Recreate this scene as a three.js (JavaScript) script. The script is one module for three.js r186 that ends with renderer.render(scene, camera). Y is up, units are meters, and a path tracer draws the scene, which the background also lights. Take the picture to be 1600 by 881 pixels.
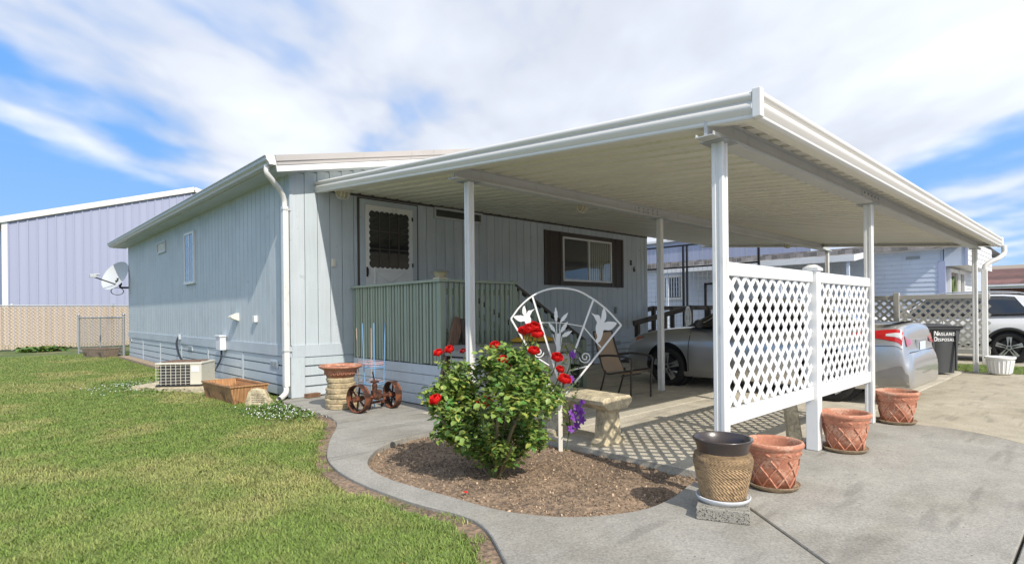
import * as THREE from 'three';
import { mergeGeometries, mergeVertices } from 'three/addons/utils/BufferGeometryUtils.js';
import { RoundedBoxGeometry } from 'three/addons/geometries/RoundedBoxGeometry.js';
import { TextGeometry } from 'three/addons/geometries/TextGeometry.js';
import { FontLoader } from 'three/addons/loaders/FontLoader.js';
import { Brush, Evaluator, SUBTRACTION } from 'three-bvh-csg';

// ---------------------------------------------------------------- camera, sky, sun, exposure
const scene = new THREE.Scene();
const YAW = 0.8139, W0 = 1600, H0 = 881, FOCAL = 889.18;
const camera = new THREE.PerspectiveCamera(THREE.MathUtils.radToDeg(2 * Math.atan(H0 / 2 / FOCAL)), W0 / H0, 0.05, 6000);
camera.position.set(-3.435, 1.25, 8.442);
camera.rotation.set(0, YAW - Math.PI / 2, 0, 'YXZ');
camera.rotateZ(-0.0102);
camera.setViewOffset(W0, H0, 0, -47.7, W0, H0);          // lens shift: the picture keeps its verticals upright
camera.updateProjectionMatrix();
const renderer = new THREE.WebGLRenderer({ antialias: true });
renderer.toneMapping = THREE.LinearToneMapping;
renderer.toneMappingExposure = 1.5;
renderer.shadowMap.enabled = true;
const sun = new THREE.DirectionalLight(new THREE.Color().setRGB(1, 0.93, 0.83), 2.9);
sun.position.set(-0.22 * 40, 0.893 * 40, 40); sun.target.position.set(0, 0, 0);
sun.castShadow = true; sun.shadow.mapSize.set(4096, 4096); sun.shadow.radius = 1;
Object.assign(sun.shadow.camera, { left: -25, right: 25, top: 25, bottom: -25, near: 1, far: 120 });
scene.add(sun, sun.target);

// ---------------------------------------------------------------- noise
function rngOf(seed) { let a = seed >>> 0; return () => { a = (a + 0x6D2B79F5) | 0; let t = Math.imul(a ^ (a >>> 15), 1 | a); t = (t + Math.imul(t ^ (t >>> 7), 61 | t)) ^ t; return ((t ^ (t >>> 14)) >>> 0) / 4294967296; }; }
const rnd = rngOf(20240611);
const rr = (a, b) => a + (b - a) * rnd();
function hash2(x, y, s) { let h = Math.imul(x | 0, 374761393) ^ Math.imul(y | 0, 668265263) ^ Math.imul(s | 0, 2147483647 - 1234567); h = Math.imul(h ^ (h >>> 13), 1274126177); return ((h ^ (h >>> 16)) >>> 0) / 4294967296; }
const sm = (t) => t * t * (3 - 2 * t);
function vnoise(x, y, s, px, py) {
  const xi = Math.floor(x), yi = Math.floor(y), fx = sm(x - xi), fy = sm(y - yi);
  const m = (i, p) => (p ? ((i % p) + p) % p : i);
  const a = hash2(m(xi, px), m(yi, py), s), b = hash2(m(xi + 1, px), m(yi, py), s), c = hash2(m(xi, px), m(yi + 1, py), s), d = hash2(m(xi + 1, px), m(yi + 1, py), s);
  return a + (b - a) * fx + (c - a) * fy + (a - b - c + d) * fx * fy;
}
function fbm(x, y, s, oct, px, py) { let v = 0, a = 0.5, n = 0; for (let i = 0; i < oct; i++) { v += a * vnoise(x, y, s + i * 17, px, py); n += a; a *= 0.5; x *= 2; y *= 2; if (px) px *= 2; if (py) py *= 2; } return v / n; }
const smooth = (a, b, x) => { const t = Math.min(1, Math.max(0, (x - a) / (b - a))); return t * t * (3 - 2 * t); };
const mix = (a, b, t) => a + (b - a) * t;

// ---------------------------------------------------------------- sky: air and streaky high cloud, as radiance by direction
{
  const w = 2048, h = 1024, data = new Float32Array(w * h * 4);
  const RX = Math.sin(YAW), RZ = Math.cos(YAW), FX = Math.cos(YAW), FZ = -Math.sin(YAW);   // streaks run along this bearing
  const L = Math.hypot(0.22, 0.893, 1), S = [-0.22 / L, 0.893 / L, 1 / L];
  for (let j = 0; j < h; j++) for (let i = 0; i < w; i++) {
    const az = ((i + 0.5) / w - 0.5) * Math.PI * 2, el = ((j + 0.5) / h - 0.5) * Math.PI;
    const dx = Math.cos(el) * Math.cos(az), dy = Math.sin(el), dz = Math.cos(el) * Math.sin(az);
    const e = Math.max(dy, 0), k = 1 - Math.exp(-e * 4.2);
    let r = mix(0.31, 0.07, k), g = mix(0.49, 0.255, k), b = mix(0.7, 0.65, k);
    const y = Math.max(dy, 0.02) + 0.035, px = (dx * RX + dz * RZ) / y, pf = (dx * FX + dz * FZ) / y;
    const wx = px + 0.55 * (fbm(px * 0.6 + 9, pf * 0.45, 5, 4) - 0.5) + 0.12 * (fbm(px * 3, pf * 2.4, 7, 3) - 0.5);
    const broad = fbm(wx * 0.5 + 3.1, pf * 0.3 + 2, 11, 4);
    const fine = fbm(wx * 1.9 + pf * 0.35, pf * 1.05, 23, 6), streak = fbm(wx * 4.6 - pf * 0.5, pf * 2.0 + 4, 31, 6);
    let c = 0.36 + 1.0 * (broad - 0.45) + 1.25 * (fine - 0.5) + 0.8 * (streak - 0.5);
    c += 0.62 * smooth(-2.3, -1.7, wx) * (1 - smooth(1.9, 2.6, wx));             // the wide band overhead
    c += 0.34 * smooth(-0.9, 0.3, wx) * (1 - smooth(1.8, 2.4, wx));
    c -= 0.5 * Math.exp(-Math.pow((wx + 1.74) / 0.16, 2)) * smooth(1.5, 2.0, pf) * (1 - smooth(2.8, 3.5, pf));   // blue lane in the band
    c -= 0.5 * (1 - smooth(-2.7, -2.05, wx));
    c -= 0.5 * Math.exp(-Math.pow((wx - 2.55) / 0.26, 2));
    c += 0.22 * Math.exp(-Math.pow((wx - 3.4) / 0.5, 2));
    c = smooth(0.1, 0.95, c) * smooth(-0.02, 0.1, dy);
    const sunward = Math.max(0, dx * S[0] + dy * S[1] + dz * S[2]), sil = 1 + 0.25 * Math.pow(sunward, 6);
    const lum = mix(0.8, 1.12, smooth(0.3, 0.7, 0.5 * fine + 0.3 * broad + 0.2 * streak));
    r = mix(r, 0.615 * lum * sil, c); g = mix(g, 0.655 * lum * sil, c); b = mix(b, 0.74 * lum * sil, c);
    if (dy < 0) { const t = smooth(0, -0.12, dy); r = mix(r, 0.22, t); g = mix(g, 0.22, t); b = mix(b, 0.19, t); }
    data.set([r, g, b, 1], (j * w + i) * 4);
  }
  const t = new THREE.DataTexture(data, w, h, THREE.RGBAFormat, THREE.FloatType);
  t.mapping = THREE.EquirectangularReflectionMapping; t.magFilter = t.minFilter = THREE.LinearFilter; t.wrapS = THREE.RepeatWrapping; t.needsUpdate = true;
  scene.background = t; scene.environment = t;
}

// ---------------------------------------------------------------- textures
function tex(size, fn, srgb = true, rep = 1) {
  const d = new Uint8Array(size * size * 4);
  for (let y = 0; y < size; y++) for (let x = 0; x < size; x++) { const c = fn(x / size, y / size), o = (y * size + x) * 4; d[o] = Math.min(255, Math.max(0, c[0] * 255)); d[o + 1] = Math.min(255, Math.max(0, c[1] * 255)); d[o + 2] = Math.min(255, Math.max(0, c[2] * 255)); d[o + 3] = 255; }
  const t = new THREE.DataTexture(d, size, size); t.magFilter = THREE.LinearFilter; t.minFilter = THREE.LinearMipmapLinearFilter; t.generateMipmaps = true; t.wrapS = t.wrapT = THREE.RepeatWrapping;
  if (srgb) t.colorSpace = THREE.SRGBColorSpace; t.repeat.set(rep, rep); t.needsUpdate = true; return t;
}
const g3 = (v) => [v, v, v];
const enc = (v) => Math.pow(Math.max(v, 0), 1 / 2.2);
function concreteTex(base, seed, spec) {   // one tile is 4 m
  return tex(1024, (u, v) => {
    const big = fbm(u * 3, v * 3, seed, 5, 3, 3), mid = fbm(u * 24, v * 24, seed + 40, 4, 24, 24), fine = vnoise(u * 512, v * 512, seed + 80, 512, 512), gr = vnoise(u * 256, v * 256, seed + 90, 256, 256);
    let k = 0.9 + 0.06 * (big - 0.5) + 0.15 * (mid - 0.5) + 0.17 * (fine - 0.5);
    const stain = smooth(0.58, 0.8, fbm(u * 5 + 0.3, v * 9, seed + 7, 5, 5, 9)); k *= 1 - 0.05 * stain;
    if (gr > 0.93) k *= 1 - spec * smooth(0.4, 0.65, mid);
    const sweep = fbm(u * 6, v * 40, seed + 70, 3, 6, 40); k *= 1 - 0.1 * smooth(0.62, 0.8, sweep);
    return [base[0] * k, base[1] * (k - 0.006 * stain), base[2] * (k - 0.02 * stain)];
  }, true, 0.25);
}
const concreteBump = tex(512, (u, v) => g3(0.5 + 0.5 * (fbm(u * 64, v * 64, 3, 4, 64, 64) - 0.5) + 0.25 * (vnoise(u * 256, v * 256, 5, 256, 256) - 0.5)), false, 1);
const soilTex = tex(1024, (u, v) => { const a = fbm(u * 10, v * 10, 61, 5, 10, 10), f = fbm(u * 120, v * 120, 63, 3, 120, 120), p = vnoise(u * 200, v * 200, 66, 200, 200); let k = 0.5 + 0.55 * (a - 0.5) + 0.75 * (f - 0.5); const st = p > 0.86 ? 0.25 : 0; return [enc(0.4 * k * 1.1 + st * 0.3), enc(0.29 * k * 1.1 + st * 0.25), enc(0.2 * k * 1.1 + st * 0.2)]; }, true, 0.5);
const soilBump = tex(512, (u, v) => g3(fbm(u * 40, v * 40, 67, 5, 40, 40)), false, 0.7);
const lawnTex = tex(1024, (u, v) => { const a = fbm(u * 7, v * 7, 71, 5, 7, 7), f = fbm(u * 150, v * 150, 73, 3, 150, 150); const dry = smooth(0.55, 0.75, a); const k = 0.55 + 0.9 * f; return [enc(mix(0.085, 0.2, dry) * k), enc(mix(0.125, 0.17, dry) * k), enc(mix(0.03, 0.075, dry) * k)]; }, true, 0.25);
const paintTex = tex(512, (u, v) => { const g = fbm(u * 90, v * 5, 81, 4, 90, 5), a = fbm(u * 6, v * 6, 83, 4, 6, 6), dirt = smooth(0.78, 0.95, fbm(u * 30, v * 22, 85, 3, 30, 22)); return g3(0.95 + 0.05 * (g - 0.5) + 0.07 * (a - 0.5) - 0.09 * dirt); }, true, 0.5);
const paintBump = tex(512, (u, v) => g3(fbm(u * 120, v * 6, 87, 4, 120, 6)), false, 0.5);
const whiteTex = tex(512, (u, v) => { const a = fbm(u * 5, v * 5, 91, 4, 5, 5), s = smooth(0.66, 0.9, fbm(u * 26, v * 9, 93, 4, 26, 9)); return g3(0.965 + 0.05 * (a - 0.5) - 0.07 * s); }, true, 0.6);
const woodTex = tex(512, (u, v) => { const w = u * 14 + 1.2 * fbm(u * 4, v * 2, 101, 3, 4, 2), g = 0.5 + 0.5 * Math.sin(w * Math.PI * 2), f = fbm(u * 120, v * 6, 103, 3, 120, 6), st = smooth(0.55, 0.8, fbm(u * 5, v * 5, 105, 4, 5, 5)); const k = 0.72 + 0.16 * g * 0.6 + 0.35 * (f - 0.5) - 0.25 * st; return g3(k); }, true, 1.6);
const clayTex = tex(512, (u, v) => { const a = fbm(u * 5, v * 5, 111, 5, 5, 5), f = fbm(u * 40, v * 40, 113, 3, 40, 40), wsh = smooth(0.52, 0.72, a + 0.35 * (f - 0.5)); return [mix(0.76, 0.82, wsh) + 0.12 * (f - 0.5), mix(0.53, 0.66, wsh) + 0.12 * (f - 0.5), mix(0.43, 0.57, wsh) + 0.11 * (f - 0.5)]; }, true, 2.2);
const rustTex = tex(512, (u, v) => { const a = fbm(u * 9, v * 9, 121, 5, 9, 9), f = fbm(u * 60, v * 60, 123, 3, 60, 60), t = smooth(0.35, 0.68, a); return [mix(0.27, 0.53, t) + 0.2 * (f - 0.5), mix(0.19, 0.33, t) + 0.16 * (f - 0.5), mix(0.16, 0.23, t) + 0.12 * (f - 0.5)]; }, true, 2.5);
const stoneTex = tex(512, (u, v) => { const a = fbm(u * 8, v * 8, 131, 5, 8, 8), f = fbm(u * 50, v * 50, 133, 3, 50, 50), lich = smooth(0.6, 0.75, fbm(u * 12, v * 12, 135, 4, 12, 12)); const k = 0.8 + 0.3 * (a - 0.5) + 0.3 * (f - 0.5) - 0.12 * lich; return [k * 0.96, k * 0.92, k * 0.82]; }, true, 1.6);
const ropeBump = tex(512, (u, v) => { const row = Math.floor(v * 22), off = hash2(row, 3, 7), d = (u * 44 + (v * 22) * 1.4 + off) % 1; return g3(0.35 + 0.65 * Math.pow(Math.sin(d * Math.PI), 1.2) * (0.6 + 0.4 * Math.sin(v * 22 * Math.PI) ** 2)); }, false, 1);
const speckTex = tex(512, (u, v) => { const p = vnoise(u * 110, v * 110, 141, 110, 110), q = vnoise(u * 170, v * 170, 143, 170, 170); const k = 0.74 + 0.22 * (q - 0.5) - (p > 0.74 ? 0.38 : 0); return [k, k * 0.985, k * 0.94]; }, true, 2);
const hillTex = tex(512, (u, v) => { const a = fbm(u * 9, v * 5, 151, 5, 9, 5); return [0.68 + 0.25 * (a - 0.5), 0.62 + 0.22 * (a - 0.5), 0.54 + 0.2 * (a - 0.5)]; }, true, 1);
const shingleTex = tex(512, (u, v) => { const row = Math.floor(v * 16), c = Math.floor(u * 12 + (row % 2) * 0.5), k = 0.8 + 0.3 * (hash2(c, row, 5) - 0.5) + 0.2 * (vnoise(u * 160, v * 160, 155, 160, 160) - 0.5); return g3(k); }, true, 0.4);

// ---------------------------------------------------------------- materials
const rgb = (r, g, b) => new THREE.Color().setRGB(r, g, b);
const mat = (r, g, b, rough = 0.7, o = {}) => new THREE.MeshStandardMaterial({ color: rgb(r, g, b), roughness: rough, side: THREE.DoubleSide, ...o });
const phys = (r, g, b, rough, o = {}) => new THREE.MeshPhysicalMaterial({ color: rgb(r, g, b), roughness: rough, side: THREE.DoubleSide, ...o });
const M = {
  siding: mat(0.58, 0.645, 0.685, 0.62, { map: paintTex, bumpMap: paintBump, bumpScale: 0.003 }),
  sidingB: mat(0.56, 0.63, 0.67, 0.62, { map: paintTex, bumpMap: paintBump, bumpScale: 0.003 }),
  sidingC: mat(0.6, 0.66, 0.7, 0.62, { map: paintTex, bumpMap: paintBump, bumpScale: 0.003 }),
  sheath: mat(0.3, 0.335, 0.35, 0.8),
  trim: mat(0.55, 0.61, 0.66, 0.6, { map: paintTex }),
  white: mat(0.82, 0.82, 0.8, 0.38, { map: whiteTex }),
  vinyl: mat(0.86, 0.87, 0.87, 0.32, { map: whiteTex }),
  cream: mat(0.85, 0.82, 0.71, 0.45, { map: whiteTex }),
  creamB: mat(0.825, 0.795, 0.69, 0.45, { map: whiteTex }),
  fascia: mat(0.8, 0.775, 0.725, 0.38, { map: whiteTex }),
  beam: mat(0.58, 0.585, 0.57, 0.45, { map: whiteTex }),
  roofBrown: mat(0.47, 0.44, 0.42, 0.5, { map: whiteTex }),
  gutter: mat(0.58, 0.6, 0.6, 0.4, { map: whiteTex }),
  green: mat(0.36, 0.42, 0.34, 0.75, { map: paintTex }),
  greenB: mat(0.33, 0.39, 0.31, 0.75, { map: paintTex }),
  darkBrown: mat(0.055, 0.042, 0.036, 0.6),
  brownFrame: mat(0.075, 0.062, 0.052, 0.6),
  black: mat(0.02, 0.02, 0.021, 0.55),
  blackMetal: mat(0.025, 0.024, 0.024, 0.45, { metalness: 0.3 }),
  darkWood: mat(0.12, 0.095, 0.075, 0.75, { map: woodTex }),
  cedar: mat(0.75, 0.4, 0.18, 0.75, { map: woodTex }),
  brownWood: mat(0.33, 0.2, 0.135, 0.75, { map: woodTex }),
  weathered: mat(0.44, 0.34, 0.26, 0.85, { map: woodTex }),
  pane: phys(1, 1, 1, 0.03, { transmission: 1, thickness: 0 }),
  darkGlass: phys(0.018, 0.02, 0.022, 0.06, { clearcoat: 1, clearcoatRoughness: 0.03 }),
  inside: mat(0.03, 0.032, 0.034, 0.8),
  blind: mat(0.3, 0.32, 0.27, 0.6),
  grey: mat(0.62, 0.6, 0.56, 0.85, { map: concreteTex([0.84, 0.835, 0.815], 201, 0.28), bumpMap: concreteBump, bumpScale: 0.004 }),
  tan: mat(0.74, 0.7, 0.61, 0.85, { map: concreteTex([0.86, 0.84, 0.79], 221, 0.2), bumpMap: concreteBump, bumpScale: 0.004 }),
  slab: mat(0.93, 0.89, 0.79, 0.85, { map: concreteTex([0.87, 0.855, 0.82], 241, 0.2), bumpMap: concreteBump, bumpScale: 0.004 }),
  cast: mat(0.95, 0.9, 0.79, 0.8, { map: stoneTex, bumpMap: concreteBump, bumpScale: 0.002 }),
  soil: mat(1.0, 0.98, 0.95, 0.95, { map: soilTex, bumpMap: soilBump, bumpScale: 0.02 }),
  lawn: mat(1, 1, 1, 0.95, { map: lawnTex }),
  earth: mat(0.2, 0.17, 0.13, 0.95),
  clay: mat(0.86, 0.82, 0.8, 0.85, { map: clayTex }),
  clayLight: mat(0.95, 0.88, 0.85, 0.85, { map: clayTex }),
  paleClay: mat(0.66, 0.55, 0.47, 0.85, { map: stoneTex }),
  potSoil: mat(0.05, 0.037, 0.028, 0.95),
  glaze: phys(0.04, 0.028, 0.024, 0.35, { clearcoat: 0.6, clearcoatRoughness: 0.25 }),
  rope: mat(0.72, 0.53, 0.37, 0.8, { bumpMap: ropeBump, bumpScale: 0.012, map: stoneTex }),
  block: mat(0.6, 0.59, 0.56, 0.9, { map: speckTex, bumpMap: concreteBump, bumpScale: 0.006 }),
  stone: mat(0.8, 0.71, 0.56, 0.9, { map: stoneTex }),
  rock: mat(0.95, 0.9, 0.78, 0.9, { map: stoneTex }),
  brick: mat(0.36, 0.22, 0.17, 0.9, { map: stoneTex }),
  rust: mat(0.95, 0.88, 0.84, 0.85, { map: rustTex, metalness: 0.15 }),
  rustDark: mat(0.4, 0.36, 0.34, 0.85, { map: rustTex, metalness: 0.15 }),
  iron: mat(0.8, 0.8, 0.78, 0.4),
  silver: phys(0.56, 0.555, 0.545, 0.32, { metalness: 0.75, clearcoat: 1, clearcoatRoughness: 0.06 }),
  silverDark: phys(0.33, 0.325, 0.315, 0.4, { metalness: 0.6, clearcoat: 0.6 }),
  carWhite: phys(0.78, 0.78, 0.78, 0.3, { clearcoat: 1, clearcoatRoughness: 0.05 }),
  tyre: mat(0.018, 0.018, 0.018, 0.85),
  alloy: mat(0.68, 0.68, 0.69, 0.25, { metalness: 0.85 }),
  plastic: mat(0.03, 0.03, 0.032, 0.5),
  redLens: phys(0.5, 0.012, 0.015, 0.1, { clearcoat: 1, clearcoatRoughness: 0.03 }),
  clearLens: phys(0.62, 0.62, 0.62, 0.1, { clearcoat: 1 }),
  amber: phys(0.5, 0.14, 0.05, 0.15, { clearcoat: 1 }),
  plate: mat(0.6, 0.68, 0.75, 0.4),
  binGrey: mat(0.075, 0.079, 0.083, 0.55),
  resin: mat(0.5, 0.49, 0.47, 0.55),
  resinDark: mat(0.26, 0.25, 0.235, 0.5),
  sling: mat(0.4, 0.29, 0.2, 0.8),
  chairMetal: mat(0.05, 0.042, 0.036, 0.45),
  acBeige: mat(0.6, 0.58, 0.5, 0.5),
  acFin: mat(0.06, 0.06, 0.06, 0.6),
  galv: mat(0.4, 0.42, 0.43, 0.4, { metalness: 0.5 }),
  dish: mat(0.5, 0.53, 0.55, 0.45),
  lavender: mat(0.36, 0.39, 0.52, 0.5),
  lavenderB: mat(0.345, 0.375, 0.505, 0.5),
  tanSlat: mat(0.56, 0.45, 0.34, 0.7),
  tanSlatB: mat(0.52, 0.41, 0.31, 0.7),
  nSiding: mat(0.6, 0.68, 0.8, 0.55, { map: whiteTex }),
  nSidingW: mat(0.78, 0.8, 0.82, 0.55, { map: whiteTex }),
  nTrim: mat(0.38, 0.43, 0.6, 0.55),
  nRoof: mat(0.42, 0.42, 0.42, 0.9, { map: shingleTex }),
  nRoofBrown: mat(0.42, 0.38, 0.35, 0.9, { map: shingleTex }),
  redRoof: mat(0.26, 0.13, 0.115, 0.9, { map: shingleTex }),
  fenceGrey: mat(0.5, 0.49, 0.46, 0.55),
  hill: mat(0.78, 0.8, 0.86, 1, { map: hillTex }),
  pinkWall: mat(0.36, 0.24, 0.2, 0.8),
  hose: mat(0.62, 0.36, 0.03, 0.55),
  orange: mat(0.7, 0.16, 0.02, 0.6),
  wireBlue: mat(0.2, 0.42, 0.72, 0.45),
  wirePink: mat(0.62, 0.42, 0.44, 0.5),
  wireTan: mat(0.55, 0.4, 0.3, 0.6),
  stem: mat(0.2, 0.16, 0.09, 0.85),
  stemGreen: mat(0.1, 0.14, 0.05, 0.7),
  rose: mat(0.72, 0.016, 0.014, 0.75),
  roseDark: mat(0.32, 0.01, 0.02, 0.75),
  purple: mat(0.2, 0.045, 0.36, 0.6),
  leaf: phys(1, 1, 1, 0.45, { transmission: 0.22, thickness: 0 }),
  lampAmber: mat(0.5, 0.45, 0.3, 0.4),
};

// ---------------------------------------------------------------- builders
const used = {};
function numbered(n) { used[n] = (used[n] ?? -1) + 1; return used[n] ? n + '_' + String(used[n]).padStart(3, '0') : n; }
function uvm(g) {                                    // uv in metres from the way each face points
  if (g.index) g = g.toNonIndexed(); g.computeVertexNormals === undefined;
  const p = g.attributes.position, uv = new Float32Array(p.count * 2), a = new THREE.Vector3(), b = new THREE.Vector3(), c = new THREE.Vector3();
  for (let i = 0; i < p.count; i += 3) {
    a.fromBufferAttribute(p, i); b.fromBufferAttribute(p, i + 1); c.fromBufferAttribute(p, i + 2);
    const n = b.clone().sub(a).cross(c.clone().sub(a)), ax = Math.abs(n.x), ay = Math.abs(n.y), az = Math.abs(n.z);
    [a, b, c].forEach((v, k) => { const o = (i + k) * 2; if (ay >= ax && ay >= az) { uv[o] = v.x; uv[o + 1] = v.z; } else if (ax >= az) { uv[o] = v.z; uv[o + 1] = v.y; } else { uv[o] = v.x; uv[o + 1] = v.y; } });
  }
  g.setAttribute('uv', new THREE.BufferAttribute(uv, 2)); return g;
}
const B = (x0, x1, y0, y1, z0, z1) => new THREE.BoxGeometry(Math.abs(x1 - x0), Math.abs(y1 - y0), Math.abs(z1 - z0)).translate((x0 + x1) / 2, (y0 + y1) / 2, (z0 + z1) / 2);
const RB = (x0, x1, y0, y1, z0, z1, r = 0.008, s = 1) => new RoundedBoxGeometry(Math.abs(x1 - x0), Math.abs(y1 - y0), Math.abs(z1 - z0), s, r).translate((x0 + x1) / 2, (y0 + y1) / 2, (z0 + z1) / 2);
const V = (x, y, z) => new THREE.Vector3(x, y, z);
function bar(p, q, w, h = w) {                        // a squared bar from p to q
  p = V(...p); q = V(...q); const d = q.clone().sub(p), g = new THREE.BoxGeometry(w, h, d.length());
  g.applyMatrix4(new THREE.Matrix4().lookAt(q, p, Math.abs(d.y) > 0.98 * d.length() ? V(1, 0, 0) : V(0, 1, 0))).translate(...p.add(q).multiplyScalar(0.5).toArray()); return g;
}
function rod(p, q, r, seg = 8, r2 = r) { p = V(...p); q = V(...q); const d = q.clone().sub(p), g = new THREE.CylinderGeometry(r2, r, d.length(), seg); g.applyQuaternion(new THREE.Quaternion().setFromUnitVectors(V(0, 1, 0), d.normalize())).translate(...p.add(q).multiplyScalar(0.5).toArray()); return g; }
const tube = (pts, r, seg = 24, rs = 6, closed = false) => new THREE.TubeGeometry(new THREE.CatmullRomCurve3(pts.map((p) => V(...p)), closed), seg, r, rs, closed);
const lathe = (pts, seg = 36) => new THREE.LatheGeometry(pts.map(([x, y]) => new THREE.Vector2(x, y)), seg);
function prep(g) { if (g.index) g = g.toNonIndexed(); for (const k of Object.keys(g.attributes)) if (!['position', 'normal', 'uv'].includes(k)) g.deleteAttribute(k); if (!g.attributes.normal) g.computeVertexNormals(); return g; }
function merge(list) { return list.length === 1 ? list[0] : mergeGeometries(list.map((g) => prep(g.attributes.uv ? g : uvm(g)))); }
function part(name, geo, m, parent, keepUV = false) {
  let g = Array.isArray(geo) ? merge(geo) : geo;
  if (!keepUV && m.map) g = uvm(g);
  const o = new THREE.Mesh(g, m); o.name = name; o.castShadow = o.receiveShadow = true; parent.add(o); return o;
}
function thing(name, label, category, pos = [0, 0, 0], turn = 0, group) {
  const o = new THREE.Group(); o.name = numbered(name); o.position.set(...pos); o.rotation.y = turn; o.userData = { label, category }; if (group) o.userData.group = group; scene.add(o); return o;
}
function single(name, geo, m, label, category, group, keepUV) { const o = part(numbered(name), geo, m, scene, keepUV); o.userData = { label, category }; if (group) o.userData.group = group; return o; }
function struct(name, geo, m, keepUV) { const o = part(numbered(name), geo, m, scene, keepUV); o.userData.kind = 'structure'; return o; }
function copyOf(o, pos, turn, label, group) { const c = o.clone(); c.name = numbered(o.name.replace(/_\d{3}$/, '')); c.position.set(...pos); c.rotation.y = turn; c.userData = { ...o.userData, label, group: group ?? o.userData.group }; scene.add(c); return c; }
function slab(pts, y0, y1, bevel = 0.006) {           // a flat piece from plan points [x, z]
  const s = new THREE.Shape(pts.map(([x, z]) => new THREE.Vector2(x, -z)));
  return new THREE.ExtrudeGeometry(s, { depth: y1 - y0 - bevel, bevelEnabled: bevel > 0, bevelSize: bevel, bevelThickness: bevel, bevelOffset: -bevel, bevelSegments: 1 }).rotateX(-Math.PI / 2).translate(0, y0, 0);
}
const curve2 = (pts, n) => new THREE.CatmullRomCurve3(pts.map(([x, z]) => V(x, 0, z))).getPoints(n).map((p) => [p.x, p.z]);
function grid(nu, nv, fn) {                            // an indexed sheet of points fn(i, j)
  const pos = [], idx = [], uv = [];
  for (let i = 0; i <= nu; i++) for (let j = 0; j <= nv; j++) { pos.push(...fn(i / nu, j / nv)); uv.push(i / nu, j / nv); }
  for (let i = 0; i < nu; i++) for (let j = 0; j < nv; j++) { const a = i * (nv + 1) + j, b = a + nv + 1; idx.push(a, b, a + 1, b, b + 1, a + 1); }
  const g = new THREE.BufferGeometry(); g.setAttribute('position', new THREE.Float32BufferAttribute(pos, 3)); g.setAttribute('uv', new THREE.Float32BufferAttribute(uv, 2)); g.setIndex(idx); g.computeVertexNormals(); return g;
}
function inPoly(x, z, poly) { let c = false; for (let i = 0, j = poly.length - 1; i < poly.length; j = i++) { const [xi, zi] = poly[i], [xj, zj] = poly[j]; if (zi > z !== zj > z && x < ((xj - xi) * (z - zi)) / (zj - zi) + xi) c = !c; } return c; }

// ---------------------------------------------------------------- ground, lawn, concrete, bed
struct('ground', new THREE.PlaneGeometry(900, 900).rotateX(-Math.PI / 2).translate(0, -0.14, 0), M.earth);
{
  const n = 160, prof = (a) => 74 + 42 * fbm(a * 4 + 2, 1, 301, 4) + 10 * fbm(a * 30, 5, 303, 3);
  const g = grid(n, 5, (u, v) => { const a = -0.35 + u * 1.7, d = 1800 + v * 900, h = prof(a) * sm(Math.min(1, v * 1.02)); const bx = Math.sin(YAW) * Math.sin(a) + Math.cos(YAW) * Math.cos(a), bz = Math.cos(YAW) * Math.sin(a) - Math.sin(YAW) * Math.cos(a); return [bx * d, -2 + h * (d / 1700), bz * d]; });
  const o = struct('hills', g, M.hill, true);
}
const pathOuter = curve2([[-0.22, 0.3], [-0.27, 1.1], [-0.28, 1.75], [-0.4, 2.25], [-0.95, 3.2], [-1.24, 3.8], [-1.36, 4.4], [-1.34, 5.2], [-1.25, 5.77], [-1.43, 6.2], [-1.9, 6.85], [-2.7, 7.5], [-3.6, 8.1]], 60);
const bedEdge = curve2([[0.47, 6.33], [0.276, 6.34], [-0.05, 6.4], [-0.4, 6.39], [-0.78, 6.18], [-1.0, 5.84], [-1.09, 5.3], [-1.16, 4.6], [-1.08, 4.2], [-0.91, 3.93], [-0.6, 3.65], [-0.15, 3.51], [0.2, 3.6], [0.6, 3.8]], 60);
const outerAfter = (z) => pathOuter.filter((p) => p[1] > z), outerBefore = (z) => pathOuter.filter((p) => p[1] <= z);
const walkPoly = [[-0.2, 0.02], [0.97, 0.02], [0.97, 2.42], [0.62, 2.42], [0.62, 3.78], [0.17, 2.98], ...outerBefore(2.1).reverse()];
struct('walkway', slab(walkPoly, -0.12, 0), M.grey);
const pathPoly = [[0.61, 3.8], [0.16, 2.995], ...outerAfter(2.12), [-0.93, 8.09], [0.455, 6.43], ...bedEdge];
struct('path', slab(pathPoly, -0.12, 0.002), M.grey);
const arc = curve2([[3.5, 6.44], [3.84, 6.75], [3.95, 7.1], [3.8, 7.55], [3.3, 8.09]], 24);
struct('apron', slab([[0.47, 6.44], [-0.91, 8.09], ...arc.slice().reverse()], -0.12, 0.001), M.grey);
struct('driveway', slab([...arc.map(([x, z]) => [x + 0.012, z]), [10.72, 8.09], [10.72, 6.44]], -0.12, 0), M.tan);
struct('driveway', slab([[-12, 8.105], [20, 8.105], [20, 24], [-12, 24]], -0.12, 0), M.grey);
for (const [x0, x1, z0, z1] of [[0.64, 4.4, 2.44, 4.455], [4.41, 10.72, 0.02, 4.455], [0.64, 4.4, 4.47, 6.425], [4.41, 10.72, 4.47, 6.425]]) struct('carport_slab', slab([[x0, z0], [x1, z0], [x1, z1], [x0, z1]], -0.12, 0.004), M.slab);
struct('carport_slab', slab([[2.4, 0.02], [4.4, 0.02], [4.4, 2.425], [2.4, 2.425]], -0.12, 0.004), M.slab);
struct('neighbour_driveway', slab([[12.8, -14], [20, -14], [20, 8.09], [12.8, 8.09]], -0.12, -0.01), M.tan);
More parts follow.
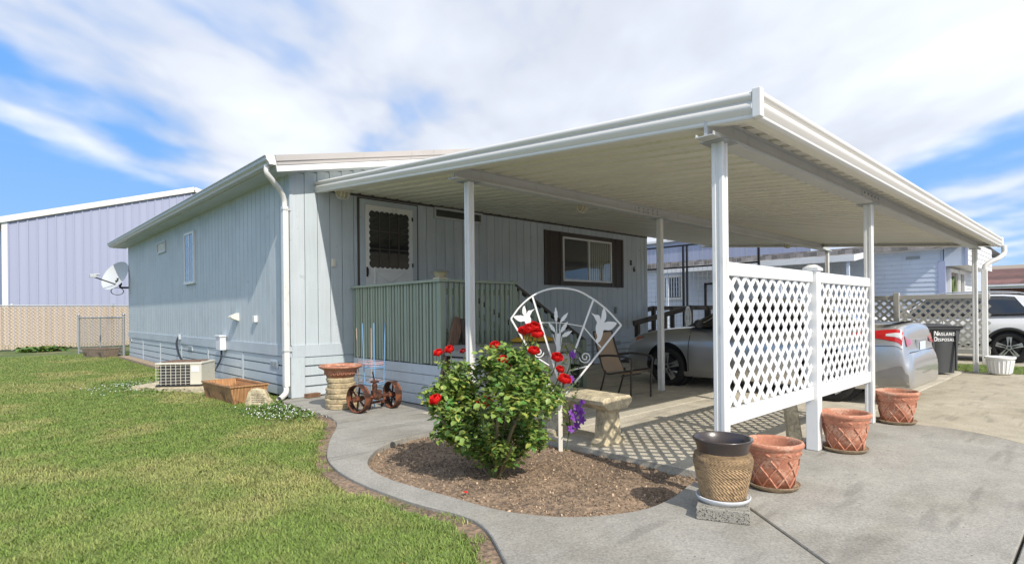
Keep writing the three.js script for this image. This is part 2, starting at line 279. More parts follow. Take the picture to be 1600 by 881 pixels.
struct('lawn', slab([[-40, -40], [-0.02, -40], [-0.02, 0.25], ...pathOuter.map(([x, z]) => [x + 0.05, z]), [-40, 8.1]], -0.13, -0.03, 0), M.lawn);
struct('lawn', slab([[10.73, -14], [12.79, -14], [12.79, 8.09], [10.73, 8.09]], -0.13, -0.02, 0), M.lawn);
struct('lawn', slab([[-0.02, -40], [30, -40], [30, -14.1], [-0.02, -14.1]], -0.13, -0.03, 0), M.lawn);
{
  const out = pathOuter.map(([x, z], i) => { const a = pathOuter[Math.max(0, i - 1)], b = pathOuter[Math.min(pathOuter.length - 1, i + 1)], dx = b[0] - a[0], dz = b[1] - a[1], l = Math.hypot(dx, dz), w = 0.05 + 0.13 * fbm(i * 0.35, 3, 321, 3) + (z > 5.7 && z < 6.7 ? 0.14 : 0); return [x - (dz / l) * w, z + (dx / l) * w]; });
  struct('soil_edge', slab([...pathOuter.map(([x, z]) => [x + 0.03, z]), ...out.reverse()], -0.12, -0.024, 0), M.soil);
}
const bedPoly = [...bedEdge, [0.63, 3.8], [0.63, 6.33]];
struct('garden_bed', grid(70, 90, (u, v) => { const x = -1.3 + u * 1.93, z = 3.4 + v * 3.1; return [x, -0.075 + 0.05 * (fbm(x * 2.5, z * 2.5, 311, 4)) + 0.03 * (fbm(x * 12, z * 12, 313, 3) - 0.5), z]; }), M.soil);

// ---------------------------------------------------------------- the house
const HX = 9.43, HZ = -12.35, SOF = 3.36;             // x 0..HX, z 0..HZ, soffit height
const sidingMats = [M.siding, M.sidingB, M.sidingC, M.siding];
const home = thing('mobile_home', 'pale blue-grey manufactured home with vertical grooved siding, white gutter and skirting', 'house');
const roofY = (x) => 3.33 + 0.2146 * (x + 0.4);
{
  const core = new THREE.Shape([[0.03, 0.02], [HX - 0.03, 0.02], [HX - 0.03, roofY(0.2)], [HX / 2, roofY(HX / 2) - 0.03], [0.03, roofY(0) - 0.03]].map(([x, y]) => new THREE.Vector2(x, y)));
  part('wall', new THREE.ExtrudeGeometry(core, { depth: -HZ - 0.06, bevelEnabled: false }).translate(0, 0, HZ + 0.03), M.sheath, home);
  let n = 0;
  for (let z = 0; z > HZ + 0.05; z -= 0.203) { const z1 = Math.max(z - 0.195, HZ); part('siding_strip', B(-0.004, 0.03, 0.77, SOF + 0.02, z1, z - 0.002), sidingMats[Math.floor(rnd() * 4)], home); n++; }
  for (let x = 0.015; x < HX - 0.02; x += 0.2035) {
    const x1 = Math.min(x + 0.195, HX), xm = (x + x1) / 2, top = roofY(xm < HX / 2 ? xm : HX - xm) - 0.06;
    part('siding_strip', B(x, x1, 0.77, top, -0.03, 0.004), sidingMats[Math.floor(rnd() * 4)], home);
  }
  // band and skirting boards on the two walls in view
  for (let z = 0; z > HZ + 0.2; z -= 3.1) part('trim_board', B(-0.022, 0.03, 0.615, 0.785, Math.max(z - 3.095, HZ), z), M.trim, home);
  for (let x = 0.0; x < HX - 0.2; x += 3.2) part('trim_board', B(x, Math.min(x + 3.195, HX), 0.61, 0.79, -0.03, 0.022), M.trim, home);
  const rows = [[0.0, 0.148], [0.156, 0.302], [0.31, 0.456], [0.464, 0.606]];
  for (const [a, b] of rows) {
    for (let z = -0.11, i = 0; z > HZ + 0.3; z -= 2.05, i++) { const z1 = Math.max(z - 1.985, HZ + 0.08); const g = B(-0.006, 0.03, a + 0.015, b, z1, z); part('skirting_board', g, sidingMats[(i + Math.floor(a * 20)) % 4], home); }
    for (let x = 0.1; x < HX - 0.2; x += 2.33) part('skirting_board', B(x + 0.1, Math.min(x + 2.325, HX), a + 0.015, b, -0.03, 0.006), sidingMats[Math.floor(rnd() * 4)], home);
  }
  for (let z = -2.1; z > HZ; z -= 2.05) part('skirting_batten', B(-0.014, 0.03, 0.01, 0.612, z - 0.06, z), M.siding, home);
  part('corner_board', B(-0.018, 0.03, 0.005, 0.612, -0.1, 0.02), M.siding, home);
  part('corner_board', B(-0.012, 0.19, 0.005, 0.608, 0.008, 0.024), M.siding, home);
  part('corner_board', B(-0.016, 0.03, 0.79, SOF, -0.1, 0.014), M.sidingB, home);
  part('corner_board', B(HX - 0.1, HX + 0.014, 0.0, SOF, -0.05, 0.014), M.sidingB, home);
  part('trim_board', B(-0.31, 0.0, SOF - 0.03, SOF - 0.005, -0.2, 0.28), M.trim, home);
  // roof: two slopes, rake trim, soffit, gutter
  const roof = new THREE.Group(); roof.name = 'roof'; home.add(roof);
  const zf = 0.33, zb = HZ - 0.4, rx = HX / 2;
  for (const s of [0, 1]) {
    const m = (x) => (s ? HX - x : x);
    const sec = new THREE.Shape([[m(-0.34), roofY(-0.34) + 0.03], [m(rx), roofY(rx) + 0.03], [m(rx), roofY(rx) + 0.1], [m(-0.34), roofY(-0.34) + 0.1]].map(([x, y]) => new THREE.Vector2(x, y)));
    part('roof_slope', new THREE.ExtrudeGeometry(sec, { depth: zf - zb - 0.02, bevelEnabled: false }).translate(0, 0, zb), M.roofBrown, roof);
    part('rake_trim', bar([m(-0.34), roofY(-0.34) + 0.115, zf], [m(rx), roofY(rx) + 0.115, zf], 0.05, 0.085), M.roofBrown, roof);
    part('rake_trim', bar([m(-0.32), roofY(-0.32) + 0.045, zf - 0.006], [m(rx), roofY(rx) + 0.045, zf - 0.006], 0.03, 0.055), M.roofBrown, roof);
    part('rake_board', bar([m(-0.32), roofY(-0.32) - 0.03, zf - 0.015], [m(rx), roofY(rx) - 0.03, zf - 0.015], 0.03, 0.085), M.white, roof);
    part('soffit', bar([m(0.05), roofY(0) - 0.045, 0.155], [m(rx), roofY(rx) - 0.065, 0.155], 0.3, 0.012), M.trim, roof);
  }
  part('soffit', B(-0.31, 0.0, SOF, SOF + 0.02, zb, zf - 0.05), M.trim, roof);
  part('fascia_board', B(-0.33, -0.31, SOF - 0.01, SOF + 0.11, zb, zf - 0.02), M.gutter, roof);
  const gs = new THREE.Shape([[0, 0], [-0.09, 0.0], [-0.1, 0.03], [-0.13, 0.06], [-0.135, 0.105], [-0.15, 0.11], [-0.15, 0.122], [-0.12, 0.122], [-0.115, 0.068], [-0.088, 0.035], [-0.08, 0.012], [-0.012, 0.012], [-0.012, 0.115], [0, 0.115]].map(([x, y]) => new THREE.Vector2(x, y)));
  const gut = part('gutter', new THREE.ExtrudeGeometry(gs, { depth: zf - zb - 0.02, bevelEnabled: false }).translate(-0.332, SOF + 0.005, zb), M.gutter, roof);
  const cap = new THREE.Shape([[0.01, 0], [-0.09, 0.0], [-0.1, 0.03], [-0.13, 0.06], [-0.135, 0.105], [-0.155, 0.11], [-0.155, 0.125], [0.01, 0.125]].map(([x, y]) => new THREE.Vector2(x, y)));
  part('gutter_end_cap', new THREE.ExtrudeGeometry(cap, { depth: 0.02, bevelEnabled: false }).translate(-0.332, SOF + 0.005, zf - 0.018), M.white, roof);
  const vent = (x, z) => part('roof_vent', rod([x, roofY(x) + 0.05, z], [x, roofY(x) + 0.32, z], 0.05, 12), M.black, roof);
  vent(2.2, -1.2);
  // downspout: from the gutter, two elbows, down the corner, out at the foot
  const ds = new THREE.Group(); ds.name = 'downspout'; home.add(ds);
  part('elbow', tube([[-0.41, SOF + 0.02, 0.2], [-0.41, SOF - 0.09, 0.2], [-0.32, SOF - 0.17, 0.15], [-0.14, SOF - 0.3, 0.02], [-0.075, SOF - 0.42, -0.03], [-0.075, SOF - 0.55, -0.03]], 0.04, 40, 8), M.white, ds);
  part('pipe', RB(-0.115, -0.03, 0.18, SOF - 0.5, -0.075, 0.02, 0.012, 2), M.white, ds);
  part('elbow', tube([[-0.075, 0.28, -0.03], [-0.075, 0.17, -0.025], [-0.1, 0.1, 0.02], [-0.19, 0.05, 0.1], [-0.26, 0.035, 0.16]], 0.042, 24, 8), M.white, ds);
  part('strap', B(-0.122, 0.0, 0.7, 0.725, -0.08, 0.026), M.gutter, ds); part('strap', B(-0.122, 0.0, SOF - 0.56, SOF - 0.535, -0.08, 0.026), M.gutter, ds);

  // door with scalloped glass
  const door = new THREE.Group(); door.name = 'door'; home.add(door);
  const dx0 = 1.12, dx1 = 2.22, dy0 = 1.0, dy1 = 3.13;
  for (const g of [B(dx0, dx0 + 0.09, dy0, dy1, 0, 0.045), B(dx1 - 0.09, dx1, dy0, dy1, 0, 0.045), B(dx0 + 0.09, dx1 - 0.09, dy1 - 0.08, dy1, 0, 0.045)]) part('door_frame', g, M.trim, door);
  for (const g of [B(dx0 - 0.03, dx0, dy0, dy1 + 0.02, 0, 0.03), B(dx1, dx1 + 0.03, dy0, dy1 + 0.02, 0, 0.03), B(dx0, dx1, dy1, dy1 + 0.02, 0, 0.03)]) part('door_gasket', g, M.brownFrame, door);
  const leaf = new THREE.Shape([[dx0 + 0.095, dy0], [dx1 - 0.095, dy0], [dx1 - 0.095, dy1 - 0.085], [dx0 + 0.095, dy1 - 0.085]].map((p) => new THREE.Vector2(...p)));
  const hole = new THREE.Path(), hx0 = 1.3, hx1 = 2.04, hy0 = 2.03, hy1 = 2.94, hp = [];
  const sc = (n, f) => { for (let i = 0; i < n; i++) for (let k = 0; k < 6; k++) hp.push(f((i + k / 6) / n, Math.abs(Math.sin((k / 6) * Math.PI)) * 0.022)); };
  sc(8, (t, b) => [mix(hx0, hx1, t), hy1 + b]); sc(9, (t, b) => [hx1 + b, mix(hy1, hy0, t)]); sc(8, (t, b) => [mix(hx1, hx0, t), hy0 - b]); sc(9, (t, b) => [hx0 - b, mix(hy0, hy1, t)]);
  hole.setFromPoints(hp.map((p) => new THREE.Vector2(...p))); leaf.holes.push(hole);
  part('door_leaf', new THREE.ExtrudeGeometry(leaf, { depth: 0.03, bevelEnabled: false }).translate(0, 0, 0.022), M.white, door);
  part('glass_pane', B(hx0 - 0.03, hx1 + 0.03, hy0 - 0.03, hy1 + 0.03, 0.026, 0.028), M.darkGlass, door);
  for (let i = 1; i < 4; i++) part('muntin', B(hx0 + i * 0.185 - 0.009, hx0 + i * 0.185 + 0.009, hy0 - 0.02, hy1 + 0.02, 0.029, 0.035), M.brownFrame, door);
  for (let i = 1; i < 3; i++) part('muntin', B(hx0 - 0.02, hx1 + 0.02, hy0 + i * 0.3 - 0.009, hy0 + i * 0.3 + 0.009, 0.0295, 0.0345), M.brownFrame, door);
  part('door_panel', [bar([1.38, 1.98, 0.056], [1.96, 1.98, 0.056], 0.02), bar([1.38, 1.5, 0.056], [1.96, 1.5, 0.056], 0.02), bar([1.38, 1.97, 0.056], [1.38, 1.51, 0.056], 0.02), bar([1.96, 1.97, 0.056], [1.96, 1.51, 0.056], 0.02), bar([1.4, 1.95, 0.056], [1.66, 1.78, 0.056], 0.014), bar([1.94, 1.95, 0.056], [1.68, 1.78, 0.056], 0.014)], M.white, door);
  part('handle', [B(1.222, 1.252, 1.86, 2.02, 0.052, 0.062), rod([1.237, 1.9, 0.09], [1.237, 1.99, 0.09], 0.009), B(1.228, 1.246, 1.9, 1.912, 0.06, 0.09), B(1.228, 1.246, 1.98, 1.992, 0.06, 0.09)], M.black, door);
  for (const y of [1.35, 2.05, 2.85]) part('hinge', B(2.105, 2.135, y, y + 0.07, 0.046, 0.056), M.blackMetal, door);
  // slim high window
  function windowUnit(x0, x1, y0, y1, f, opts) {
    const w = new THREE.Group(); w.name = 'window'; home.add(w);
    part('window_frame', [B(x0, x1, y1 - f, y1, 0.006, 0.05), B(x0, x1, y0, y0 + f, 0.006, 0.05), B(x0, x0 + f, y0 + f, y1 - f, 0.006, 0.05), B(x1 - f, x1, y0 + f, y1 - f, 0.006, 0.05)], opts.m, w);
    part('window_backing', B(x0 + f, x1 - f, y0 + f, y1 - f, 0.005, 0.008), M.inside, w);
    const xs = opts.split ? [[x0 + f, opts.split - 0.02], [opts.split + 0.02, x1 - f]] : [[x0 + f, x1 - f]];
    if (opts.split) part('mullion', B(opts.split - 0.02, opts.split + 0.02, y0 + f, y1 - f, 0.01, 0.052), opts.m, w);
    for (const [a, b] of xs) part('pane', B(a, b, y0 + f, y1 - f, 0.036, 0.039), M.pane, w);
    return w;
  }
  windowUnit(2.6, 3.73, 2.97, 3.17, 0.035, { m: M.gutter });
  const bx0 = 6.08, bx1 = 7.86, by0 = 1.94, by1 = 2.93, split = 6.99;
  const big = windowUnit(bx0, bx1, by0, by1, 0.04, { m: M.white, split });
  for (let x = split + 0.05; x < bx1 - 0.06; x += 0.075) part('blind_slat', B(x, x + 0.05, by0 + 0.045, by1 - 0.045, 0.014, 0.018).rotateY(0), M.blind, big);
  for (const [a, b] of [[5.5, bx0 - 0.01], [bx1 + 0.01, 8.36]]) {
    const sh = new THREE.Group(); sh.name = 'shutter'; home.add(sh);
    part('shutter_panel', B(a, b, by0 - 0.1, by1 + 0.1, 0.004, 0.022), M.darkBrown, sh);
    part('stile', B(a, a + 0.07, by0 - 0.1, by1 + 0.1, 0.022, 0.036), M.brownFrame, sh); part('stile', B(b - 0.07, b, by0 - 0.1, by1 + 0.1, 0.022, 0.036), M.brownFrame, sh);
    part('louver_board', B(a + 0.2, a + 0.23, by0 - 0.1, by1 + 0.1, 0.022, 0.03), M.brownFrame, sh);
  }
  part('window_trim', B(bx0, bx1, by1 + 0.004, by1 + 0.1, 0.004, 0.03), M.brownFrame, big); part('window_trim', B(bx0, bx1, by0 - 0.1, by0 - 0.004, 0.004, 0.03), M.brownFrame, big);
  // house numbers
  const font = await new FontLoader().loadAsync('fonts/droid/droid_sans_bold.typeface.json');
  M.font = font;
  for (const [t, x, y] of [['8', 8.66, 2.42], ['6', 8.8, 2.26]]) { const o = part('house_number', new TextGeometry(t, { font, size: 0.13, depth: 0.012, curveSegments: 4 }).translate(x, y, 0.006), M.black, home); o.userData.label = 'black house number ' + t; }
  // left wall: window, louvre vents, dryer hood, boxes
  const lw = new THREE.Group(); lw.name = 'window'; home.add(lw);
  const LX = (a, b, y0, y1, z0, z1) => B(-b, -a, y0, y1, z0, z1);
  part('window_frame', [LX(0.006, 0.045, 3.02, 3.07, -5.78, -5.03), LX(0.006, 0.055, 1.94, 1.99, -5.8, -5.01), LX(0.006, 0.045, 1.99, 3.02, -5.78, -5.73), LX(0.006, 0.045, 1.99, 3.02, -5.08, -5.03), LX(0.01, 0.04, 1.99, 3.02, -5.42, -5.38)], M.white, lw);
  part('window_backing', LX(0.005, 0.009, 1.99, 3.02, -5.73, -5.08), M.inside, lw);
  part('pane', LX(0.03, 0.033, 1.99, 3.02, -5.73, -5.42), M.pane, lw); part('pane', LX(0.027, 0.03, 1.99, 3.02, -5.38, -5.08), M.pane, lw);
  const hv = new THREE.Group(); hv.name = 'wall_vent'; home.add(hv);
  part('vent_frame', [LX(0.004, 0.04, 2.83, 2.87, -8.4, -7.55), LX(0.004, 0.04, 3.08, 3.12, -8.4, -7.55), LX(0.004, 0.04, 2.87, 3.08, -8.4, -8.36), LX(0.004, 0.04, 2.87, 3.08, -7.59, -7.55)], M.gutter, hv);
  for (let i = 0; i < 6; i++) part('louvre', LX(0.006, 0.024, 2.875 + i * 0.034, 2.9 + i * 0.034, -8.355, -7.595), M.cream, hv);
  const hood = new THREE.Shape([[0, 0], [-0.13, -0.06], [-0.13, -0.085], [0, -0.14]].map((p) => new THREE.Vector2(...p)));
  part('dryer_hood', new THREE.ExtrudeGeometry(hood, { depth: 0.2, bevelEnabled: false }).translate(-0.004, 1.29, -2.5), M.cream, home);
  part('outlet_cover', RB(-0.06, -0.004, 1.13, 1.24, -1.48, -1.38), M.white, home);
  part('hose_bib_box', RB(-0.07, -0.02, 0.71, 0.83, -6.35, -6.2), M.trim, home);
  for (const [z, y] of [[-0.5, 0.42], [-5.3, 0.49], [-11.9, 0.5]]) { const sv = new THREE.Group(); sv.name = 'skirting_vent'; home.add(sv); part('vent_frame', LX(0.006, 0.02, y, y + 0.11, z - 0.3, z), M.trim, sv); part('louvre', LX(0.0205, 0.025, y + 0.02, y + 0.09, z - 0.14, z - 0.03), M.sheath, sv); part('louvre', LX(0.0205, 0.025, y + 0.02, y + 0.09, z - 0.27, z - 0.16), M.sheath, sv); }
  part('skirting_vent', B(8.0, 8.22, 0.42, 0.52, 0.006, 0.016), M.sheath, home);
  part('outlet_cover', RB(0.64, 0.7, 2.0, 2.12, 0.004, 0.03, 0.004), M.cream, home);
  part('outlet_cover', RB(8.0, 8.06, 1.2, 1.36, 0.004, 0.05, 0.004), M.sheath, home);
}
function bulkhead(label, pos, floor) {                // oval caged light; floor: hangs from the roof pan
  const t = thing('caged_light', label, 'light', pos, 0, 'oval caged porch lights');
  const base = new THREE.CylinderGeometry(0.13, 0.13, 0.035, 24).scale(1, 1, 0.68), dome = new THREE.SphereGeometry(0.1, 20, 10, 0, Math.PI * 2, 0, Math.PI / 2).scale(1.05, 0.9, 0.62).rotateX(Math.PI);
  part('base', base.translate(0, -0.018, 0), M.cream, t); part('lens', dome.translate(0, -0.035, 0), M.lampAmber, t);
  for (const a of [-0.06, 0, 0.06]) part('cage_bar', tube([[a, -0.03, -0.075], [a, -0.11, -0.05], [a, -0.135, 0], [a, -0.11, 0.05], [a, -0.03, 0.075]], 0.007, 14, 5), M.cream, t);
  part('cage_bar', tube([[-0.12, -0.03, 0], [-0.09, -0.12, 0], [0, -0.143, 0], [0.09, -0.12, 0], [0.12, -0.03, 0]], 0.007, 18, 5), M.cream, t);
  return t;
}

// ---------------------------------------------------------------- the carport
const ZO = 6.6, ZI = 3.55, ZE = 6.92, pan = (z) => 3.2 - 0.1 * z;
const edgeL = (z) => mix(0.42, 0.1, z / ZE), edgeR = (z) => mix(12.3, 11.05, z / ZE);
const carport = thing('carport', 'cream metal carport with ribbed roof, two beams and slim white posts', 'carport');
{
  const N = 50, roof = new THREE.Group(); roof.name = 'roof'; carport.add(roof);
  const prof = [[0, 0], [0.62, 0], [0.7, 0.045], [0.92, 0.045], [1, 0], [1, 0.008], [0.93, 0.053], [0.69, 0.053], [0.61, 0.008], [0, 0.008]];
  for (let i = 0; i < N; i++) {
    const ring = (z) => prof.map(([u, y]) => [mix(edgeL(z) + 0.03, edgeR(z) - 0.03, (i + u * 0.992) / N), pan(z) + y, z]);
    const a = ring(0.03), b = ring(ZE - 0.03), pos = [], idx = [], n = prof.length;
    for (let k = 0; k < n; k++) { const k2 = (k + 1) % n, o = pos.length / 3; pos.push(...a[k], ...b[k], ...b[k2], ...a[k2]); idx.push(o, o + 1, o + 2, o, o + 2, o + 3); }
    const g = new THREE.BufferGeometry(); g.setAttribute('position', new THREE.Float32BufferAttribute(pos, 3)); g.setIndex(idx);
    const o = uvm(g.toNonIndexed()); o.computeVertexNormals(); part('roof_panel', o, i % 3 ? M.cream : M.creamB, roof, true);
  }
  // fascia: two rolled ribs and a lip, mitred round the three free edges
  const fasciaRun = (p, q, out) => {                    // p, q: ends at the pan's edge; out: unit outward
    const f = new THREE.Group(); f.name = 'fascia'; carport.add(f);
    const sect = [[0, -0.075], [0.03, -0.075], [0.034, -0.06], [0.03, -0.05], [0.052, -0.02], [0.056, 0.0], [0.05, 0.018], [0.03, 0.03], [0.03, 0.036], [0.052, 0.05], [0.056, 0.068], [0.05, 0.085], [0.03, 0.095], [0.0, 0.1]];
    const strip = (sec, name, m) => { const a = sec.map(([o, y]) => [p[0] + out[0] * o, p[1] + y, p[2] + out[1] * o]), b = sec.map(([o, y]) => [q[0] + out[0] * o, q[1] + y, q[2] + out[1] * o]); part(name, grid(sec.length - 1, 1, (u, v) => (v ? b : a)[Math.round(u * (sec.length - 1))]), m, f, true); };
    strip(sect.slice(0, 4), 'lip', M.white); strip(sect.slice(3, 8), 'rib', M.fascia); strip(sect.slice(7, 9), 'groove', M.white); strip(sect.slice(8), 'rib', M.fascia); strip([[0, 0.1], [-0.1, 0.1], [-0.1, 0.095], [0, -0.075], [-0.09, -0.08]].slice(0, 2), 'cap', M.fascia); strip([[0.0, -0.075], [-0.09, -0.062]], 'return_flange', M.cream);
  };
  const c0 = [edgeL(0.01), pan(0) , 0.01], c1 = [edgeL(ZE), pan(ZE), ZE], c2 = [edgeR(ZE), pan(ZE), ZE], c3 = [edgeR(0.01), pan(0), 0.01];
  fasciaRun(c0, c1, [-1, 0]); fasciaRun(c1, c2, [0, 1]); fasciaRun(c2, c3, [1, 0]);
  part('corner_cap', RB(c1[0] - 0.058, c1[0] - 0.004, c1[1] - 0.077, c1[1] + 0.1015, ZE + 0.004, ZE + 0.058, 0.006, 2), M.white, carport);
  part('corner_cap', RB(c2[0] - 0.03, c2[0] + 0.064, c2[1] - 0.08, c2[1] + 0.106, ZE - 0.03, ZE + 0.064, 0.01, 2), M.white, carport);
  part('rib_gap_shade', B(0.45, HX, 3.165, 3.27, 0.006, 0.029), M.brownFrame, carport);  // added strip: closes the rib gaps, its dark colour stands for their shade
  // beams: I sections
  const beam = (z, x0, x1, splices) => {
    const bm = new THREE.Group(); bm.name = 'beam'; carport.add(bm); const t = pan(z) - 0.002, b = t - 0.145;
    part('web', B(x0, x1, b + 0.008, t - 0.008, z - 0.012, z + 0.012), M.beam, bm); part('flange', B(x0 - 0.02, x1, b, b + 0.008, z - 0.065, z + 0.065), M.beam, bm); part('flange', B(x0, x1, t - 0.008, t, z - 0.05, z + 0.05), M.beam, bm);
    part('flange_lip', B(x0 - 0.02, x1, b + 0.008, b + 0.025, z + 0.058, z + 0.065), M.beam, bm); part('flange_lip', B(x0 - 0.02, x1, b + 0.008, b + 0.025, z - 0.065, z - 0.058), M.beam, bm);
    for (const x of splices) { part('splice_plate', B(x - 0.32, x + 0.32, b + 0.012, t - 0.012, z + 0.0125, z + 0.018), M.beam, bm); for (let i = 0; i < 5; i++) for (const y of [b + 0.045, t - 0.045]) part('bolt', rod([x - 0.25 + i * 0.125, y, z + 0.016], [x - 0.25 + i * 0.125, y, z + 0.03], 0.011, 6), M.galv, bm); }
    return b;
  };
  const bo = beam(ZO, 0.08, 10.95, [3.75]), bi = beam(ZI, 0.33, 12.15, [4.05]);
  const post = (x, z, top) => {
    const p = new THREE.Group(); p.name = 'post'; carport.add(p); const w = 0.045;
    part('shaft', RB(x - w + 0.012, x + w - 0.012, 0.004, top, z - w + 0.012, z + w - 0.012, 0.004), M.white, p);
    for (const [sx, sz] of [[1, 0], [-1, 0], [0, 1], [0, -1]]) for (const o of [-0.025, 0.025]) part('flute', RB(x + sx * (w - 0.012) + (sz ? o : 0) - (sz ? 0.014 : 0.008), x + sx * (w - 0.012) + (sz ? o : 0) + (sz ? 0.014 : 0.008), 0.004, top, z + sz * (w - 0.012) + (sx ? o : 0) - (sx ? 0.014 : 0.008), z + sz * (w - 0.012) + (sx ? o : 0) + (sx ? 0.014 : 0.008), 0.004), M.white, p);
    part('bracket', B(x - 0.1, x + 0.1, top - 0.006, top, z - 0.09, z + 0.09), M.galv, p);
  };
  for (const x of [0.27, 3.7, 10.66]) post(x, ZO, bo); for (const x of [0.55, 4.4, 12.0]) post(x, ZI, bi);
  // downspout at the far corner
  const d = new THREE.Group(); d.name = 'downspout'; carport.add(d);
  part('elbow', tube([[10.98, 2.44, 7.0], [10.98, 2.3, 7.0], [10.9, 2.2, 6.93], [10.82, 2.12, 6.8], [10.78, 2.05, 6.74], [10.78, 1.95, 6.73]], 0.045, 30, 8), M.white, d);
  part('pipe', RB(10.735, 10.825, 0.16, 2.0, 6.685, 6.775, 0.012, 2), M.white, d);
}
bulkhead('oval caged light on the carport ceiling in front of the big window', [3.35, pan(2.85), 2.85]);
bulkhead('oval caged light on the far end of the carport ceiling', [11.2, pan(2.9), 2.9]);
bulkhead('oval caged light under the roof edge beside the white door', [0.72, pan(0.25), 0.25]);

// ---------------------------------------------------------------- porch and steps
const porch = thing('porch', 'sage green wooden porch with slatted railing and pale blue skirting beside the door', 'porch');
{
  const X = 1.0, Z = 2.39, XE = 2.32, top = 1.66, deck = 0.98;
  for (let x = X + 0.05; x < XE; x += 0.142) part('deck_board', B(x, Math.min(x + 0.136, XE), deck - 0.03, deck, 0.03, Z - 0.05), M.green, porch);
  part('rim_joist', B(X + 0.02, X + 0.055, deck - 0.2, deck - 0.032, 0.03, Z - 0.03), M.greenB, porch); part('rim_joist', B(X + 0.06, XE, deck - 0.2, deck - 0.032, Z - 0.065, Z - 0.03), M.greenB, porch);
  part('top_rail', RB(X - 0.06, X + 0.09, top, top + 0.036, 0.03, Z + 0.06, 0.006), M.green, porch);
  part('top_rail', RB(X + 0.092, XE + 0.05, top, top + 0.036, Z - 0.09, Z + 0.06, 0.006), M.green, porch);
  let k = 0;
  for (let z = 0.06; z < Z - 0.1; z += 0.078, k++) { const wide = k % 3 === 1 ? 0.062 : 0.042; part('slat', RB(X - 0.022, X + 0.016, 0.57 + rr(-0.006, 0.006), top - 0.002, z, z + wide, 0.004), k % 2 ? M.green : M.greenB, porch); }
  part('post', RB(X - 0.03, X + 0.06, 0.56, top - 0.002, Z - 0.06, Z + 0.03, 0.005), M.greenB, porch);
  for (let x = X + 0.13; x < XE - 0.06; x += 0.092, k++) part('slat', RB(x, x + (k % 3 ? 0.042 : 0.06), 0.58, top - 0.002, Z - 0.02, Z + 0.016, 0.004), k % 2 ? M.green : M.greenB, porch);
  part('post', RB(XE - 0.045, XE + 0.045, 0.0, top + 0.05, Z - 0.06, Z + 0.03, 0.005), M.greenB, porch);
  part('post', RB(XE - 0.045, XE + 0.045, 0.0, top + 0.02, 1.1, 1.19, 0.005), M.greenB, porch);
  part('middle_rail', B(X + 0.02, X + 0.05, 1.5, 1.58, 0.03, Z - 0.06), M.greenB, porch); part('middle_rail', B(X + 0.02, X + 0.05, 1.02, 1.1, 0.03, Z - 0.06), M.greenB, porch);
  part('middle_rail', B(X + 0.06, XE - 0.05, 1.5, 1.58, Z - 0.055, Z - 0.022), M.greenB, porch);
  for (let i = 0; i < 4; i++) { const a = 0.008 + i * 0.139; part('skirting_board', B(X - 0.012, X + 0.015, a, a + 0.131, 0.03, Z - 0.02), sidingMats[i % 4], porch); part('skirting_board', B(X + 0.016, XE - 0.05, a, a + 0.131, Z - 0.045, Z - 0.02), sidingMats[(i + 1) % 4], porch); }
  part('corner_board', B(X - 0.02, X + 0.05, 0.005, 0.56, Z - 0.02, Z + 0.015), M.siding, porch);
  // steps down to the right
  for (let i = 0; i < 5; i++) part('step', B(XE + 0.05 + i * 0.27, XE + 0.34 + i * 0.27, deck - 0.19 * (i + 1) + 0.0, deck - 0.19 * (i + 1) + 0.04, 1.16, Z - 0.04), M.green, porch);
  for (const z of [1.17, Z - 0.03]) part('stringer', bar([XE + 0.05, deck - 0.12, z], [XE + 1.5, 0.05, z], 0.04, 0.26), M.greenB, porch);
  for (const z of [1.14, Z - 0.015]) { part('handrail', bar([XE, top, z], [XE + 1.6, 0.78, z], 0.09, 0.04), M.brownFrame, porch); part('handrail', bar([XE, top - 0.22, z], [XE + 1.6, 0.56, z], 0.04, 0.08), M.greenB, porch); part('post', RB(XE + 1.54, XE + 1.63, 0.004, 0.8, z - 0.045, z + 0.045, 0.005), M.greenB, porch); }
  for (let i = 0; i < 9; i++) part('slat', RB(XE + 0.1 + i * 0.155, XE + 0.15 + i * 0.155, 0.78 - i * 0.085, top - 0.08 - i * 0.0855, Z - 0.01, Z + 0.022, 0.004), M.green, porch);
}
{
  const t = thing('post_lamp', 'small square solar lamp with flared cap on the porch corner post', 'lamp', [1.01, 1.696, 2.37]);
  part('base', B(-0.07, 0.07, 0, 0.02, -0.07, 0.07), M.lampAmber, t);
  part('lantern', new THREE.CylinderGeometry(0.095, 0.062, 0.07, 4).rotateY(Math.PI / 4).translate(0, 0.056, 0), M.lampAmber, t);
  part('cap', new THREE.CylinderGeometry(0.04, 0.145, 0.035, 4).rotateY(Math.PI / 4).translate(0, 0.109, 0), M.galv, t);
}

